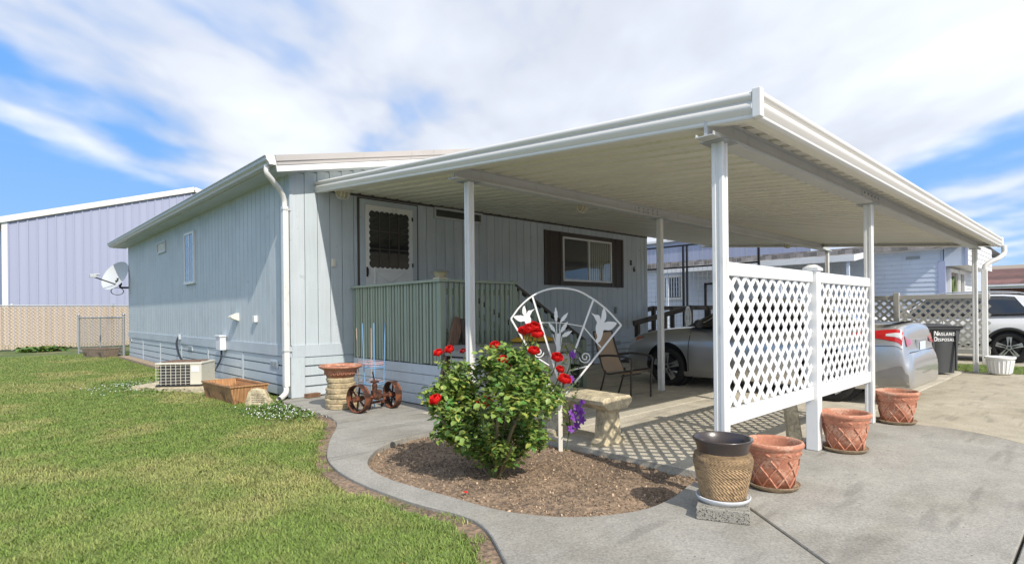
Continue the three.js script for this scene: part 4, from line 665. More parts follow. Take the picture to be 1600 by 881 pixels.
{ // resin deck box with a coil on top
  const t = thing('deck_box', 'grey resin deck storage box with moulded panels and darker curved lid', 'storage box', [1.78, 0.004, 2.92]);
  const w = 0.8, d = 0.33;
  part('body', RB(-w, w, 0, 0.68, -d, d, 0.02, 2), M.resin, t);
  const fr = [[-w, -0.28, 0.42, 0.66], [-0.27, 0.3, 0.42, 0.66], [0.31, w, 0.42, 0.66], [-w, -0.5, 0.02, 0.405], [-0.49, 0.1, 0.02, 0.405], [0.11, w, 0.02, 0.405]];
  for (const [a, b, c, e] of fr) part('panel', RB(a + 0.012, b - 0.012, c, e, d - 0.01, d + 0.012, 0.008), M.resin, t);
  const lid = new THREE.Shape(); lid.moveTo(-w - 0.03, 0.76); for (let i = 0; i <= 24; i++) { const u = i / 24; lid.lineTo(mix(-w - 0.03, w + 0.03, u), 0.72 - 0.09 * Math.exp(-Math.pow((u - 0.42) / 0.25, 2))); } lid.lineTo(w + 0.03, 0.78); lid.lineTo(w - 0.1, 0.82); lid.lineTo(-w + 0.1, 0.82);
  part('lid', new THREE.ExtrudeGeometry(lid, { depth: 2 * d + 0.06, bevelEnabled: true, bevelSize: 0.012, bevelThickness: 0.012, bevelSegments: 2 }).translate(0, 0, -d - 0.03), M.resinDark, t);
  const h = thing('hose_coil', 'flat yellow hose coil with an orange cord on the deck box lid', 'hose', [2.2, 0.852, 2.9]);
  for (let i = 0; i < 5; i++) part('loop', tube(Array.from({ length: 12 }, (_, k) => { const a = (k / 12) * Math.PI * 2, r = 0.26 - i * 0.03 + rr(-0.01, 0.01); return [Math.cos(a) * r * 1.35, 0.012 + i * 0.012 + rr(0, 0.008), Math.sin(a) * r * 0.8]; }), 0.016, 50, 6, true), M.hose, h);
  part('cord', tube(Array.from({ length: 16 }, (_, k) => { const a = k * 1.9, r = 0.05 + 0.012 * (k % 6); return [Math.cos(a) * r * 1.6, 0.05 + rr(0, 0.03), Math.sin(a) * r]; }), 0.009, 90, 5, true), M.orange, h);
  const b = thing('black_bin', 'plain black bin half hidden between the deck box and the patio chair', 'bin', [2.98, 0.004, 2.8]);
  part('body', new THREE.CylinderGeometry(0.22, 0.18, 0.44, 24, 1, true).translate(0, 0.22, 0), M.black, b); part('rim', new THREE.TorusGeometry(0.22, 0.014, 8, 28).rotateX(Math.PI / 2).translate(0, 0.44, 0), M.black, b); part('base', new THREE.CylinderGeometry(0.18, 0.18, 0.01, 24).translate(0, 0.006, 0), M.black, b);
}
{ // sling patio chair
  const t = thing('patio_chair', 'brown sling patio chair with dark metal arms under the carport', 'chair', [3.42, 0.004, 3.56], 0.06);
  for (const s of [-1, 1]) {
    part('leg', tube([[s * 0.27, 0.0, 0.26], [s * 0.27, 0.3, 0.27], [s * 0.28, 0.55, 0.29]], 0.014, 14, 8), M.chairMetal, t);
    part('leg', tube([[s * 0.26, 0.0, -0.28], [s * 0.26, 0.25, -0.2], [s * 0.26, 0.4, -0.16]], 0.014, 14, 8), M.chairMetal, t);
    part('arm_rest', tube([[s * 0.27, 0.6, -0.27], [s * 0.285, 0.62, -0.1], [s * 0.285, 0.61, 0.15], [s * 0.28, 0.58, 0.28], [s * 0.28, 0.54, 0.29]], 0.016, 26, 8), M.chairMetal, t);
    part('side_frame', tube([[s * 0.25, 0.42, 0.27], [s * 0.25, 0.38, 0.05], [s * 0.25, 0.36, -0.16], [s * 0.25, 0.6, -0.27], [s * 0.24, 0.95, -0.38]], 0.013, 30, 8), M.chairMetal, t);
  }
  part('sling_seat', grid(14, 6, (u, v) => [mix(-0.245, 0.245, v), mix(0.415, 0.36, u) - 0.035 * Math.sin(u * Math.PI) - 0.012 * Math.sin(v * Math.PI), mix(0.27, -0.16, u)]), M.sling, t, true);
  part('sling_back', grid(14, 6, (u, v) => [mix(-0.242, 0.242, v), mix(0.37, 0.95, u), mix(-0.17, -0.38, u) - 0.03 * Math.sin(u * Math.PI) - 0.015 * Math.sin(v * Math.PI)]), M.sling, t, true);
  part('back_bar', rod([-0.24, 0.95, -0.38], [0.24, 0.95, -0.38], 0.013), M.chairMetal, t); part('stretcher', rod([-0.26, 0.33, 0.1], [0.26, 0.33, 0.1], 0.01), M.chairMetal, t);
}

// ---------------------------------------------------------------- wheeled bin
{
  const t = thing('wheeled_bin', 'dark grey wheeled rubbish bin with white lettering behind the silver car', 'bin', [9.9, 0.004, 6.07], -0.85);
  const g = new THREE.CylinderGeometry(0.355, 0.265, 0.86, 4, 6).rotateY(Math.PI / 4).scale(1.12, 1, 1.28);
  part('body', g.translate(0, 0.46, 0), M.binGrey, t);
  part('rim', RB(-0.31, 0.31, 0.85, 0.9, -0.37, 0.36, 0.02, 2), M.binGrey, t);
  part('lid', grid(12, 10, (u, v) => { const x = mix(-0.33, 0.33, u), z = mix(-0.42, 0.38, v); return [x, 0.91 + 0.05 * Math.sin(u * Math.PI) * Math.sin(Math.min(1, v * 1.15) * Math.PI), z]; }), M.plastic, t, true);
  part('lid', RB(-0.33, 0.33, 0.895, 0.912, -0.42, 0.38, 0.006), M.plastic, t);
  part('handle', rod([-0.26, 0.86, -0.42], [0.26, 0.86, -0.42], 0.018, 10), M.plastic, t);
  for (const s of [-1, 1]) { part('wheel', new THREE.CylinderGeometry(0.13, 0.13, 0.06, 28).rotateZ(Math.PI / 2).translate(s * 0.29, 0.13, -0.25), M.black, t); part('rib', RB(s * 0.2 - 0.012, s * 0.2 + 0.012, 0.1, 0.82, 0.3, 0.34, 0.004).rotateX(0), M.binGrey, t); }
  const tx = (str, size, x, y) => new TextGeometry(str, { font: M.font, size, depth: 0.004, curveSegments: 2 }).translate(x, y, 0);
  const word = merge([tx('N', 0.085, -0.17, 0.075), tx('ASLAND', 0.058, -0.095, 0.075), tx('D', 0.085, -0.17, -0.03), tx('ISPOSAL', 0.054, -0.095, -0.03)]);
  word.rotateX(0.094).translate(-0.02, 0.66, 0.3035); part('lettering', word, M.vinyl, t);
}

// ---------------------------------------------------------------- fan-shaped metal trellis with hummingbirds (drawn on its own 1.22 mm grid)
{
  const t = thing('fan_trellis', 'white metal fan trellis with two hummingbirds and tulips behind the rose bush', 'trellis', [0.533, -0.05, 4.883], -0.757);
  const f = (a, b) => [a * 0.00122 - 0.514, 1.583 - 0.00122 * b];
  const p3 = (a, b, z = 0) => { const [x, y] = f(a, b); return [x, y, z]; };
  part('arch', tube([[52, 280], [120, 190], [215, 110], [310, 66], [420, 50], [560, 70], [680, 135], [790, 222], [895, 338]].map(([a, b]) => p3(a, b)), 0.0095, 50, 6), M.iron, t);
  for (const [a, b, c, d] of [[52, 280, 400, 890], [895, 338, 440, 890], [218, 112, 405, 735], [685, 140, 440, 790]]) part('spar', bar(p3(a, b), p3(c, d), 0.016, 0.016), M.iron, t);
  for (const pts of [[[280, 312], [440, 316], [605, 345]], [[268, 318], [215, 375]], [[605, 345], [740, 508]], [[490, 682], [640, 648]], [[262, 590], [340, 640]]]) part('cross_wire', pts.length > 2 ? tube(pts.map(([a, b]) => p3(a, b)), 0.005, 16, 6) : rod(p3(...pts[0]), p3(...pts[1]), 0.0065), M.iron, t);
  for (const [cx, cy, r, s] of [[258, 540, 42, 1], [618, 580, 46, -1], [505, 735, 24, 1], [422, 690, 20, -1]]) part('scroll', tube(Array.from({ length: 26 }, (_, k) => { const a = k * 0.42, q = r * (1 - k / 30); return p3(cx + s * Math.cos(a) * q, cy + Math.sin(a) * q); }), 0.006, 60, 5), M.iron, t);
  const bird = (pts) => new THREE.ExtrudeGeometry(new THREE.Shape(new THREE.SplineCurve(pts.map(([a, b]) => new THREE.Vector2(...f(a, b)))).getPoints(90)), { depth: 0.004, bevelEnabled: false });
  const B1 = [[664, 240], [700, 256], [722, 258], [735, 275], [740, 296], [748, 246], [762, 206], [780, 240], [780, 285], [766, 315], [800, 308], [860, 318], [842, 350], [805, 376], [762, 372], [752, 410], [735, 452], [716, 468], [698, 455], [712, 425], [702, 390], [700, 350], [710, 318], [700, 292], [688, 268]];
  part('hummingbird', bird(B1), M.iron, t);
  part('hummingbird', bird(B1.map(([a, b]) => [235 - (a - 664) * 0.82, 205 + (b - 240) * 0.72])), M.iron, t);
  const leafAt = (x0, y0, x1, y1, w) => { const dx = x1 - x0, dy = y1 - y0, l = Math.hypot(dx, dy), nx = -dy / l, ny = dx / l, pts = []; for (let i = 0; i <= 8; i++) { const u = i / 8, q = w * Math.sin(Math.PI * Math.pow(u, 0.8)) * (i % 2 ? 1 : 0.78); pts.push([x0 + dx * u + nx * q, y0 + dy * u + ny * q]); } for (let i = 8; i >= 0; i--) { const u = i / 8, q = w * Math.sin(Math.PI * Math.pow(u, 0.8)) * (i % 2 ? 1 : 0.78); pts.push([x0 + dx * u - nx * q, y0 + dy * u - ny * q]); } return new THREE.ExtrudeGeometry(new THREE.Shape(pts.map(([a, b]) => new THREE.Vector2(...f(a, b)))), { depth: 0.004, bevelEnabled: false }); };
  for (const q of [[398, 308, 395, 192, 15], [428, 312, 490, 236, 15], [390, 385, 336, 308, 14], [430, 390, 488, 304, 16], [440, 422, 520, 376, 17]]) part('tulip_head', leafAt(...q), M.iron, t);
  for (const [a, b, c, d] of [[408, 560, 398, 308], [412, 560, 428, 312], [404, 560, 390, 385], [416, 560, 430, 390], [420, 560, 440, 422], [400, 500, 370, 400]]) part('stem', rod(p3(a, b, 0.004), p3(c, d, 0.004), 0.004, 6), M.iron, t);
  part('stem', RB(-0.03, 0.005, 0.88, 1.1, -0.003, 0.005, 0.002), M.iron, t);
  part('stake', RB(-0.02, 0.02, 0.0, 0.56, -0.02, 0.02, 0.004), M.cream, t);
}

// ---------------------------------------------------------------- leaves, roses, clematis
function leafGeo(l, w) { const g = new THREE.BufferGeometry(); g.setAttribute('position', new THREE.Float32BufferAttribute([0, 0, 0, l * 0.3, 0.1 * w, w * 0.42, l * 0.3, 0.1 * w, -w * 0.42, l * 0.68, 0.04 * w, w * 0.4, l * 0.68, 0.04 * w, -w * 0.4, l, -0.18 * w, 0, l * 0.5, -0.06 * w, 0], 3)); g.setIndex([0, 1, 6, 0, 6, 2, 1, 3, 6, 2, 6, 4, 3, 5, 6, 4, 6, 5]); g.computeVertexNormals(); return g; }
function roseGeo(r, seed) {
  const q = rngOf(seed), list = [];
  [[1, 0.5, 1.75, 5], [0.98, 0.5, 2.05, 5], [0.8, 0.5, 2.3, 5], [0.6, 0.6, 2.5, 4], [0.4, 0.6, 2.65, 3]].forEach(([R, f0, f1, n], k) => {
    const off = q() * 6;
    for (let i = 0; i < n; i++) { const a = off + (i / n) * Math.PI * 2, wd = (Math.PI * 2 / n) * 0.68, top = f1 + (q() - 0.5) * 0.3, rr2 = R * (0.94 + 0.12 * q());
      list.push(grid(5, 5, (u, v) => { const th = a + (v - 0.5) * 2 * wd * (0.55 + 0.45 * Math.sin(u * 2.2)), ph = mix(f0, top - 0.5 * Math.pow(Math.abs(v - 0.5) * 2, 2) * 0.7, u), curl = rr2 * (1 + 0.22 * Math.pow(u, 4)) * (1 - 0.1 * Math.cos((v - 0.5) * 5)); return [r * curl * Math.sin(ph) * Math.cos(th), r * (0.35 - 0.85 * curl * Math.cos(ph)), r * curl * Math.sin(ph) * Math.sin(th)]; })); }
  });
  return merge(list);
}
{
  const C0 = [-0.443, 5.071], t = thing('rose_bush', 'leafy green rose bush with bright red blooms in the bare soil bed', 'rose bush', [C0[0], -0.05, C0[1]]);
  const RT = V(Math.sin(YAW), 0, Math.cos(YAW)), FW = V(Math.cos(YAW), 0, -Math.sin(YAW)), P = (u, y, w) => RT.clone().multiplyScalar(u).add(FW.clone().multiplyScalar(w)).setY(y);
  const q = rngOf(77), tips = [];
  const outline = (y) => (y < 0.1 ? 0.06 : y < 0.32 ? mix(0.1, 0.4, (y - 0.1) / 0.22) : y < 0.6 ? mix(0.44, 0.54, (y - 0.32) / 0.28) : y < 0.85 ? mix(0.54, 0.42, (y - 0.6) / 0.25) : mix(0.42, 0.12, (y - 0.85) / 0.2));
  const bushOK = (p) => { const y = p.y; if (y < 0.12 || y > 1.02) return false; const r = Math.hypot(p.x, p.z), a = Math.atan2(p.z, p.x); return r < outline(y) * (0.55 + 0.8 * fbm(a * 1.9 + 8, y * 6, 401, 3)); };
  // canes with side branches, leaves in sprays along them
  const mats4 = [], cols = [], D = new THREE.Object3D();
  const col = () => { const k = q(); const c = new THREE.Color(); if (k < 0.16) c.setRGB(0.42, 0.46, 0.1); else if (k < 0.6) c.setRGB(0.24, 0.35, 0.075); else c.setRGB(mix(0.09, 0.16, q()), mix(0.19, 0.27, q()), 0.05); return c; };
  const spray = (p, dir) => { const n = 5 + Math.floor(q() * 3); for (let i = 0; i < n; i++) { const off = V(q() - 0.5, q() - 0.5, q() - 0.5).multiplyScalar(0.075); D.position.copy(p).add(off); D.rotation.set((q() - 0.5) * 1.3, q() * 6.28, (q() - 0.5) * 1.2); const s = 0.75 + q() * 0.75; D.scale.set(s, s, s); D.updateMatrix(); mats4.push(D.matrix.clone()); cols.push(col()); } };
  for (let i = 0; i < 26; i++) {
    const a = q() * Math.PI * 2, sp = 0.12 + q() * 0.36, h = 0.32 + q() * 0.34, base = V((q() - 0.5) * 0.09, 0, (q() - 0.5) * 0.09);
    const end = V(Math.cos(a) * sp * 1.1, h, Math.sin(a) * sp * 1.1), midp = V(Math.cos(a) * sp * 0.4, h * 0.42, Math.sin(a) * sp * 0.4).add(base);
    const cv = new THREE.CatmullRomCurve3([base, midp, end]); part('cane', new THREE.TubeGeometry(cv, 8, i < 12 ? 0.011 : 0.007, 6), i % 3 ? M.stem : M.stemGreen, t, true); tips.push(end);
    if (i % 2) { const p = cv.getPoint(0.35); const e2 = p.clone().add(V((q() - 0.5) * 0.5, 0.28 + q() * 0.2, (q() - 0.5) * 0.5)); part('cane', new THREE.TubeGeometry(new THREE.CatmullRomCurve3([p, p.clone().lerp(e2, 0.5).add(V(0, 0.04, 0)), e2]), 6, 0.005, 5), M.stemGreen, t, true); }
  }
  let guard = 0; while (mats4.length < 8600 && guard++ < 60000) { const p = V((q() - 0.5) * 1.2, 0.13 + q() * 0.9, (q() - 0.5) * 1.2); if (!bushOK(p)) continue; const r = Math.hypot(p.x, p.z) / outline(p.y); if (r < 0.45 && q() < 0.7) continue; const clump = fbm(p.x * 6 + 20, p.y * 6 + p.z * 6, 411, 2); if (clump < 0.45) continue; spray(p); }
  const im = new THREE.InstancedMesh(leafGeo(0.043, 0.034), M.leaf, mats4.length); mats4.forEach((m, i) => { im.setMatrixAt(i, m); im.setColorAt(i, cols[i]); }); im.name = 'foliage'; im.userData.kind = 'stuff'; im.castShadow = im.receiveShadow = true; t.add(im);
  // blooms: height, sideways (as seen from the path), depth, size
  const bl = [[-0.46, 0.975, 0.1, 0.034], [-0.37, 1.0, 0.12, 0.034], [0.0, 1.03, 0.1, 0.036], [0.07, 0.93, -0.1, 0.036], [0.1, 0.86, 0.0, 0.03], [0.285, 1.16, 0.15, 0.046], [0.235, 1.14, 0.18, 0.042], [0.32, 1.17, 0.16, 0.046], [0.345, 1.115, 0.12, 0.044], [0.31, 0.985, 0.05, 0.04], [0.49, 0.935, 0.0, 0.04], [0.51, 0.845, -0.04, 0.03], [0.535, 0.775, -0.12, 0.045], [-0.44, 0.645, -0.22, 0.042], [-0.06, 0.655, -0.45, 0.046], [0.26, 1.15, 0.14, 0.04], [-0.26, 0.99, 0.1, 0.022]];
  const geos = [0, 1, 2, 3].map((k) => roseGeo(1, 900 + k));
  bl.forEach(([u, y, w, r], i) => {
    const p = P(u, y, w), nrm = P(u * 0.5 + (q() - 0.5) * 0.4, 0.6 + q() * 0.4, -0.55); const o = part('rose_bloom', geos[i % 4], i === 4 || i === 16 ? M.roseDark : M.rose, t, true); o.scale.setScalar(r); o.position.copy(p); o.quaternion.setFromUnitVectors(V(0, 1, 0), nrm.normalize());
    part('cane', new THREE.TubeGeometry(new THREE.CatmullRomCurve3([P(u * 0.75, y - 0.24, w * 0.7), P(u * 0.95, y - 0.1, w), p.clone().sub(nrm.clone().multiplyScalar(r * 0.3))]), 8, 0.0045, 5), M.stemGreen, t, true);
  });
  const extra = []; for (let i = 0; i < 60; i++) { const b = bl[Math.floor(q() * bl.length)]; const s = 0.06 + q() * 0.14; extra.push([P(b[0] * (1 - s * 0.6) + (q() - 0.5) * 0.07, b[1] - s, b[2] * 0.9 + (q() - 0.5) * 0.07)]); }
  const em = new THREE.InstancedMesh(leafGeo(0.043, 0.034), M.leaf, extra.length * 3); extra.forEach(([p], i) => { for (let k = 0; k < 3; k++) { D.position.copy(p).add(V((q() - 0.5) * 0.04, (q() - 0.5) * 0.04, (q() - 0.5) * 0.04)); D.rotation.set((q() - 0.5) * 1.3, q() * 6.28, (q() - 0.5) * 1.2); D.scale.setScalar(0.7 + q() * 0.6); D.updateMatrix(); em.setMatrixAt(i * 3 + k, D.matrix); em.setColorAt(i * 3 + k, col()); } }); em.name = 'foliage'; em.userData.kind = 'stuff'; em.castShadow = em.receiveShadow = true; t.add(em);
  // clematis on the stake
  const c = thing('clematis', 'purple clematis vine climbing the trellis stake next to the bench', 'climbing plant', [0.56, -0.05, 4.93]);
  part('vine', new THREE.TubeGeometry(new THREE.CatmullRomCurve3([P(0, 0, 0), P(0.03, 0.3, -0.03), P(-0.02, 0.6, 0.0), P(0.05, 0.85, 0), P(0.0, 1.0, 0)]), 30, 0.006, 5), M.stemGreen, c, true);
  const fl = leafGeo(1, 0.62), flower = merge(Array.from({ length: 6 }, (_, k) => fl.clone().rotateZ(0.35).rotateY((k / 6) * Math.PI * 2)).concat([new THREE.SphereGeometry(0.16, 8, 6).translate(0, 0.08, 0)]));
  for (const [u, y, r] of [[0.06, 0.9, 0.05], [0.04, 0.68, 0.045], [0.1, 0.42, 0.05], [0.13, 0.37, 0.055], [0.06, 0.33, 0.05], [0.14, 0.3, 0.05], [0.09, 0.25, 0.05], [0.04, 0.22, 0.045], [0.15, 0.46, 0.035], [0.05, 0.37, 0.04]]) { const o = part('flower', flower, M.purple, c, true); o.scale.setScalar(r); o.position.copy(P(u, y, -0.05 + (q() - 0.5) * 0.06)); o.quaternion.setFromUnitVectors(V(0, 1, 0), P((q() - 0.5) * 1.2, 0.4, -0.9).normalize()); }
  const cl = []; for (let i = 0; i < 150; i++) { const y = q(); cl.push(P((q() - 0.5) * 0.16 + 0.03, 0.2 + y * 0.8, (q() - 0.5) * 0.14)); }
  const cm = new THREE.InstancedMesh(leafGeo(0.042, 0.026), M.leaf, cl.length); cl.forEach((p, i) => { D.position.copy(p); D.rotation.set((q() - 0.5) * 1.4, q() * 6.28, (q() - 0.5) * 1.4); D.scale.setScalar(0.6 + q() * 0.7); D.updateMatrix(); cm.setMatrixAt(i, D.matrix); cm.setColorAt(i, col()); }); cm.name = 'foliage'; cm.userData.kind = 'stuff'; cm.castShadow = cm.receiveShadow = true; c.add(cm);
}

// ---------------------------------------------------------------- along the left wall
{
  const pad = single('concrete_pad', slab([[-1.5, -3.15], [-0.75, -1.78], [-0.06, -2.15], [-0.06, -3.9], [-0.6, -4.0]], -0.1, 0.05), M.cast, 'low concrete pad under the air conditioner', 'pad');
  const t = thing('air_conditioner', 'beige wire-grilled air conditioning unit on a concrete pad by the wall', 'air conditioner', [-0.76, 0.052, -2.7], 0.95);
  const a = 0.36, b = 0.3, h = 0.4;
  part('coil_block', RB(-b + 0.03, b - 0.02, 0.02, h - 0.02, -a + 0.02, a - 0.03, 0.05, 3), M.acFin, t);
  part('base_pan', RB(-b - 0.01, b + 0.01, 0, 0.03, -a - 0.01, a + 0.01, 0.01), M.black, t);
  part('lid', RB(-b - 0.015, b + 0.015, h - 0.03, h + 0.005, -a - 0.015, a + 0.015, 0.015, 2), M.acBeige, t);
  for (let i = 0; i < 7; i++) part('grille_wire', B(-b - 0.006, -b, 0.05 + i * 0.05, 0.056 + i * 0.05, -a, a - 0.18), M.acBeige, t);
  for (let i = 0; i < 8; i++) part('grille_wire', B(-b - 0.008, -b - 0.002, 0.03, h - 0.03, -a + i * 0.078, -a + i * 0.078 + 0.008), M.acBeige, t);
  part('service_panel', RB(-b - 0.01, -b + 0.05, 0.03, h - 0.03, a - 0.17, a, 0.008), M.acBeige, t); part('service_panel', RB(-b, b, 0.03, h - 0.03, a - 0.03, a + 0.006, 0.008), M.acBeige, t);
  part('label_plate', B(-b - 0.014, -b - 0.011, 0.25, 0.34, a - 0.15, a - 0.03), M.vinyl, t);
  for (let i = 0; i < 5; i++) part('rusty_slat', RB(-0.22 + i * 0.095, -0.14 + i * 0.095, h + 0.006, h + 0.02, -0.3 + rr(-0.03, 0.03), 0.28 + rr(-0.04, 0.04), 0.004), M.brownWood, t);
  const d = thing('disconnect_box', 'pale grey electrical disconnect box with a flexible conduit on the left wall', 'electrical box', [-0.022, 0.52, -3.1]);
  part('box', RB(-0.11, 0, 0.08, 0.34, -0.13, 0.13, 0.01), M.nSidingW, d); part('cover', RB(-0.13, 0.0, 0.33, 0.36, -0.15, 0.15, 0.006), M.nSidingW, d);
  part('conduit', tube([[-0.05, 0.08, 0], [-0.06, -0.06, 0.02], [-0.14, -0.26, -0.02], [-0.3, -0.4, 0.1], [-0.42, -0.43, 0.2]], 0.017, 40, 8), M.plastic, d);
  single('insulated_pipe', tube([[-0.05, 0.78, -6.25], [-0.1, 0.7, -6.2], [-0.3, 0.45, -5.2], [-0.5, 0.2, -3.6], [-0.62, 0.16, -3.1]], 0.022, 40, 8), M.black, 'black insulated pipe running from the wall to the air conditioner', 'pipe');
  const planter = (label, pos, turn, L, W, h, m) => { const p = thing('planter_box', label, 'planter', pos, turn, 'tapered wooden planter boxes'); const k = 0.8; for (const s of [-1, 1]) { part('side_board', new THREE.BoxGeometry(0.03, h, L).applyMatrix4(new THREE.Matrix4().makeRotationZ(s * -0.2)).translate(s * W * 0.45, h / 2, 0), m, p); part('end_board', new THREE.BoxGeometry(W * 0.9, h, 0.03).applyMatrix4(new THREE.Matrix4().makeRotationX(s * 0.2)).translate(0, h / 2, s * L * 0.47), m, p); part('top_trim', RB(s * W / 2 - 0.025, s * W / 2 + 0.025, h - 0.006, h + 0.016, -L / 2 - 0.02, L / 2 + 0.02, 0.004), m, p); part('top_trim', RB(-W / 2 + 0.027, W / 2 - 0.027, h - 0.004, h + 0.015, s * L / 2 - 0.03, s * L / 2 + 0.02, 0.004), m, p); } part('soil', B(-W * 0.42, W * 0.42, h * 0.45, h * 0.5, -L * 0.45, L * 0.45), M.cedar, p); return p; };
  planter('warm brown tapered wooden planter box beside the engraved rock', [-0.6, -0.01, -0.68], 0.05, 1.15, 0.5, 0.24, M.cedar);
  planter('weathered tapered planter box by the far chain-link gate', [-0.55, -0.01, -13.4], 0.5, 1.0, 0.5, 0.26, M.weathered);
  const g = new THREE.ExtrudeGeometry(new THREE.Shape([[-0.17, -0.03], [-0.165, 0.05], [-0.14, 0.1], [-0.125, 0.165], [-0.085, 0.205], [-0.03, 0.215], [0.03, 0.2], [0.075, 0.19], [0.105, 0.15], [0.125, 0.09], [0.165, 0.05], [0.175, -0.03]].map((q) => new THREE.Vector2(...q))), { depth: 0.06, bevelEnabled: true, bevelSize: 0.014, bevelThickness: 0.018, bevelSegments: 2 }).translate(0, 0, -0.03);
  const r = thing('engraved_rock', 'flat pale engraved rock standing in the grass by the downspout', 'rock', [-0.55, 0.0, 0.2], -0.75); part('stone', g, M.rock, r);
  const marks = []; for (let l = 0; l < 5; l++) { let x = -0.08 + (l === 1 ? 0.04 : 0); const end = l === 1 ? 0.06 : 0.1; while (x < end) { const w = 0.008 + rnd() * 0.018; marks.push(B(x, x + w, 0.138 - l * 0.026, 0.147 - l * 0.026, 0.046, 0.05)); x += w + 0.006; } } part('engraving', marks, M.brownFrame, r);
  single('kerb_stone', slab([[-0.1, -5.2], [-0.35, -5.4], [-0.3, -12.2], [-0.05, -12.2]], -0.06, 0.06), M.paleClay, 'low tan concrete footing along the foot of the left wall', 'kerb');
  // satellite dish at the far corner
  const s = thing('satellite_dish', 'grey satellite dish on a black arm at the far corner of the left wall', 'satellite dish', [0, 0, 0]);
  const bowl = grid(10, 36, (u, v) => { const a = v * Math.PI * 2, rad = u * 0.5; return [Math.cos(a) * rad * 0.85, Math.sin(a) * rad, -0.12 * (1 - u * u)]; }), m4 = new THREE.Matrix4().makeRotationFromEuler(new THREE.Euler(-0.5, -0.95, 0, 'YXZ')).setPosition(-0.33, 2.5, -12.45);
  part('reflector', bowl.applyMatrix4(m4), M.dish, s); part('mount', [rod([-0.02, 2.13, -12.3], [-0.2, 2.13, -12.4], 0.03), rod([-0.2, 2.13, -12.4], [-0.26, 2.42, -12.48], 0.03), RB(-0.32, -0.16, 2.2, 2.36, -12.54, -12.4, 0.01)], M.black, s);
  part('feed_arm', rod([-0.2, 2.18, -12.42], [-0.9, 2.42, -12.1], 0.018), M.black, s); part('feed_horn', [RB(-1.0, -0.84, 2.4, 2.5, -12.16, -12.02, 0.01), rod([-0.9, 2.48, -12.1], [-0.76, 2.5, -12.14], 0.03)], M.dish, s);
  part('cable_loop', new THREE.TorusGeometry(0.16, 0.012, 6, 26).scale(1, 0.7, 1).translate(-0.28, 2.02, -12.42), M.black, s);
  // chain-link gate swung back from the house corner
  const gt = thing('chain_link_gate', 'grey chain-link gate with steel posts at the far house corner', 'gate', [-0.08, 0, -12.7], 0.25);
  for (const z of [0, -3.2]) { part('post', rod([0, -0.02, z], [0, 1.3, z], 0.035, 10), M.galv, gt); part('post_cap', new THREE.SphereGeometry(0.045, 10, 6).translate(0, 1.31, z), M.galv, gt); }
  part('rail', rod([0, 1.22, 0], [0, 1.22, -3.2], 0.022), M.galv, gt); part('rail', rod([0, 0.08, 0], [0, 0.08, -3.2], 0.022), M.galv, gt); part('post', rod([0, 0.05, -1.6], [0, 1.22, -1.6], 0.02), M.galv, gt);
  const wires = []; for (let c = -1.14; c < 3.2; c += 0.1) for (const k of [1, -1]) { const z0 = Math.max(0, c), z1 = Math.min(3.2, c + 1.14); const Zf = (q) => (k > 0 ? -q : -3.2 + q); if (z1 - z0 > 0.02) wires.push(rod([0.004 * k, 0.08 + z0 - c, Zf(z0)], [0.004 * k, 0.08 + z1 - c, Zf(z1)], 0.004, 3)); }
  const mesh = part('wire_mesh', wires, M.galv, gt); mesh.userData.kind = 'stuff';
  // tan slatted chain-link fence and the metal building behind it
  const fn = thing('privacy_fence', 'tan slatted chain-link fence across the back of the lawn', 'fence', [0, 0, -20.5]);
  const sl = [[], []]; for (let x = -9, i = 0; x < 3.2; x += 0.09, i++) sl[hash2(i, 4, 9) > 0.6 ? 1 : 0].push(B(x, x + 0.076, 0.03, 1.66 + 0.012 * (i % 2), -0.012 + 0.012 * (i % 2), 0.0 + 0.012 * (i % 2)));
  for (const [k, m] of [[0, M.tanSlat], [1, M.tanSlatB]]) part('slats', sl[k], m, fn).userData.kind = 'stuff';
  const dw = []; for (let c = -1.65; c < 12.2; c += 0.13) for (const k of [1, -1]) { const a0 = Math.max(0, c), a1 = Math.min(12.2, c + 1.65); const Xf = (q) => (k > 0 ? -9 + q : 3.2 - q); if (a1 - a0 > 0.02) dw.push(rod([Xf(a0), 0.04 + a0 - c, 0.02], [Xf(a1), 0.04 + a1 - c, 0.02], k > 0 ? 0.004 : 0.009, 3)); }
  part('wire_mesh', dw, M.fenceGrey, fn).userData.kind = 'stuff'; part('rail', rod([-9, 1.71, 0], [3.2, 1.71, 0], 0.025), M.galv, fn);
  for (const x of [-8.9, -5.8, -2.42, 0.8, 3.1]) part('post', rod([x, 0, -0.04], [x, 1.78, -0.04], 0.035, 8), x === -2.42 ? M.white : M.galv, fn);
  const bz = -26, y0 = (x) => 5.75 + 0.313 * (x + 2.35), bd = thing('metal_building', 'lavender ribbed metal shed with white rake trim beyond the back fence', 'building', [0, 0, bz]);
  for (let x = -2.35, i = 0; x < 5.2; x += 0.34, i++) { const x1 = Math.min(x + 0.34, 5.25), sh = new THREE.Shape([[x, 0], [x1, 0], [x1, y0(x1) - 0.2], [x, y0(x) - 0.2]].map((q) => new THREE.Vector2(...q))); part('wall_panel', new THREE.ExtrudeGeometry(sh, { depth: 0.05, bevelEnabled: false }).translate(0, 0, -0.05), i % 2 ? M.lavender : M.lavenderB, bd); part('panel_rib', bar([x + 0.02, 0, 0.025], [x + 0.02, y0(x) - 0.22, 0.025], 0.05, 0.05), M.lavenderB, bd); }
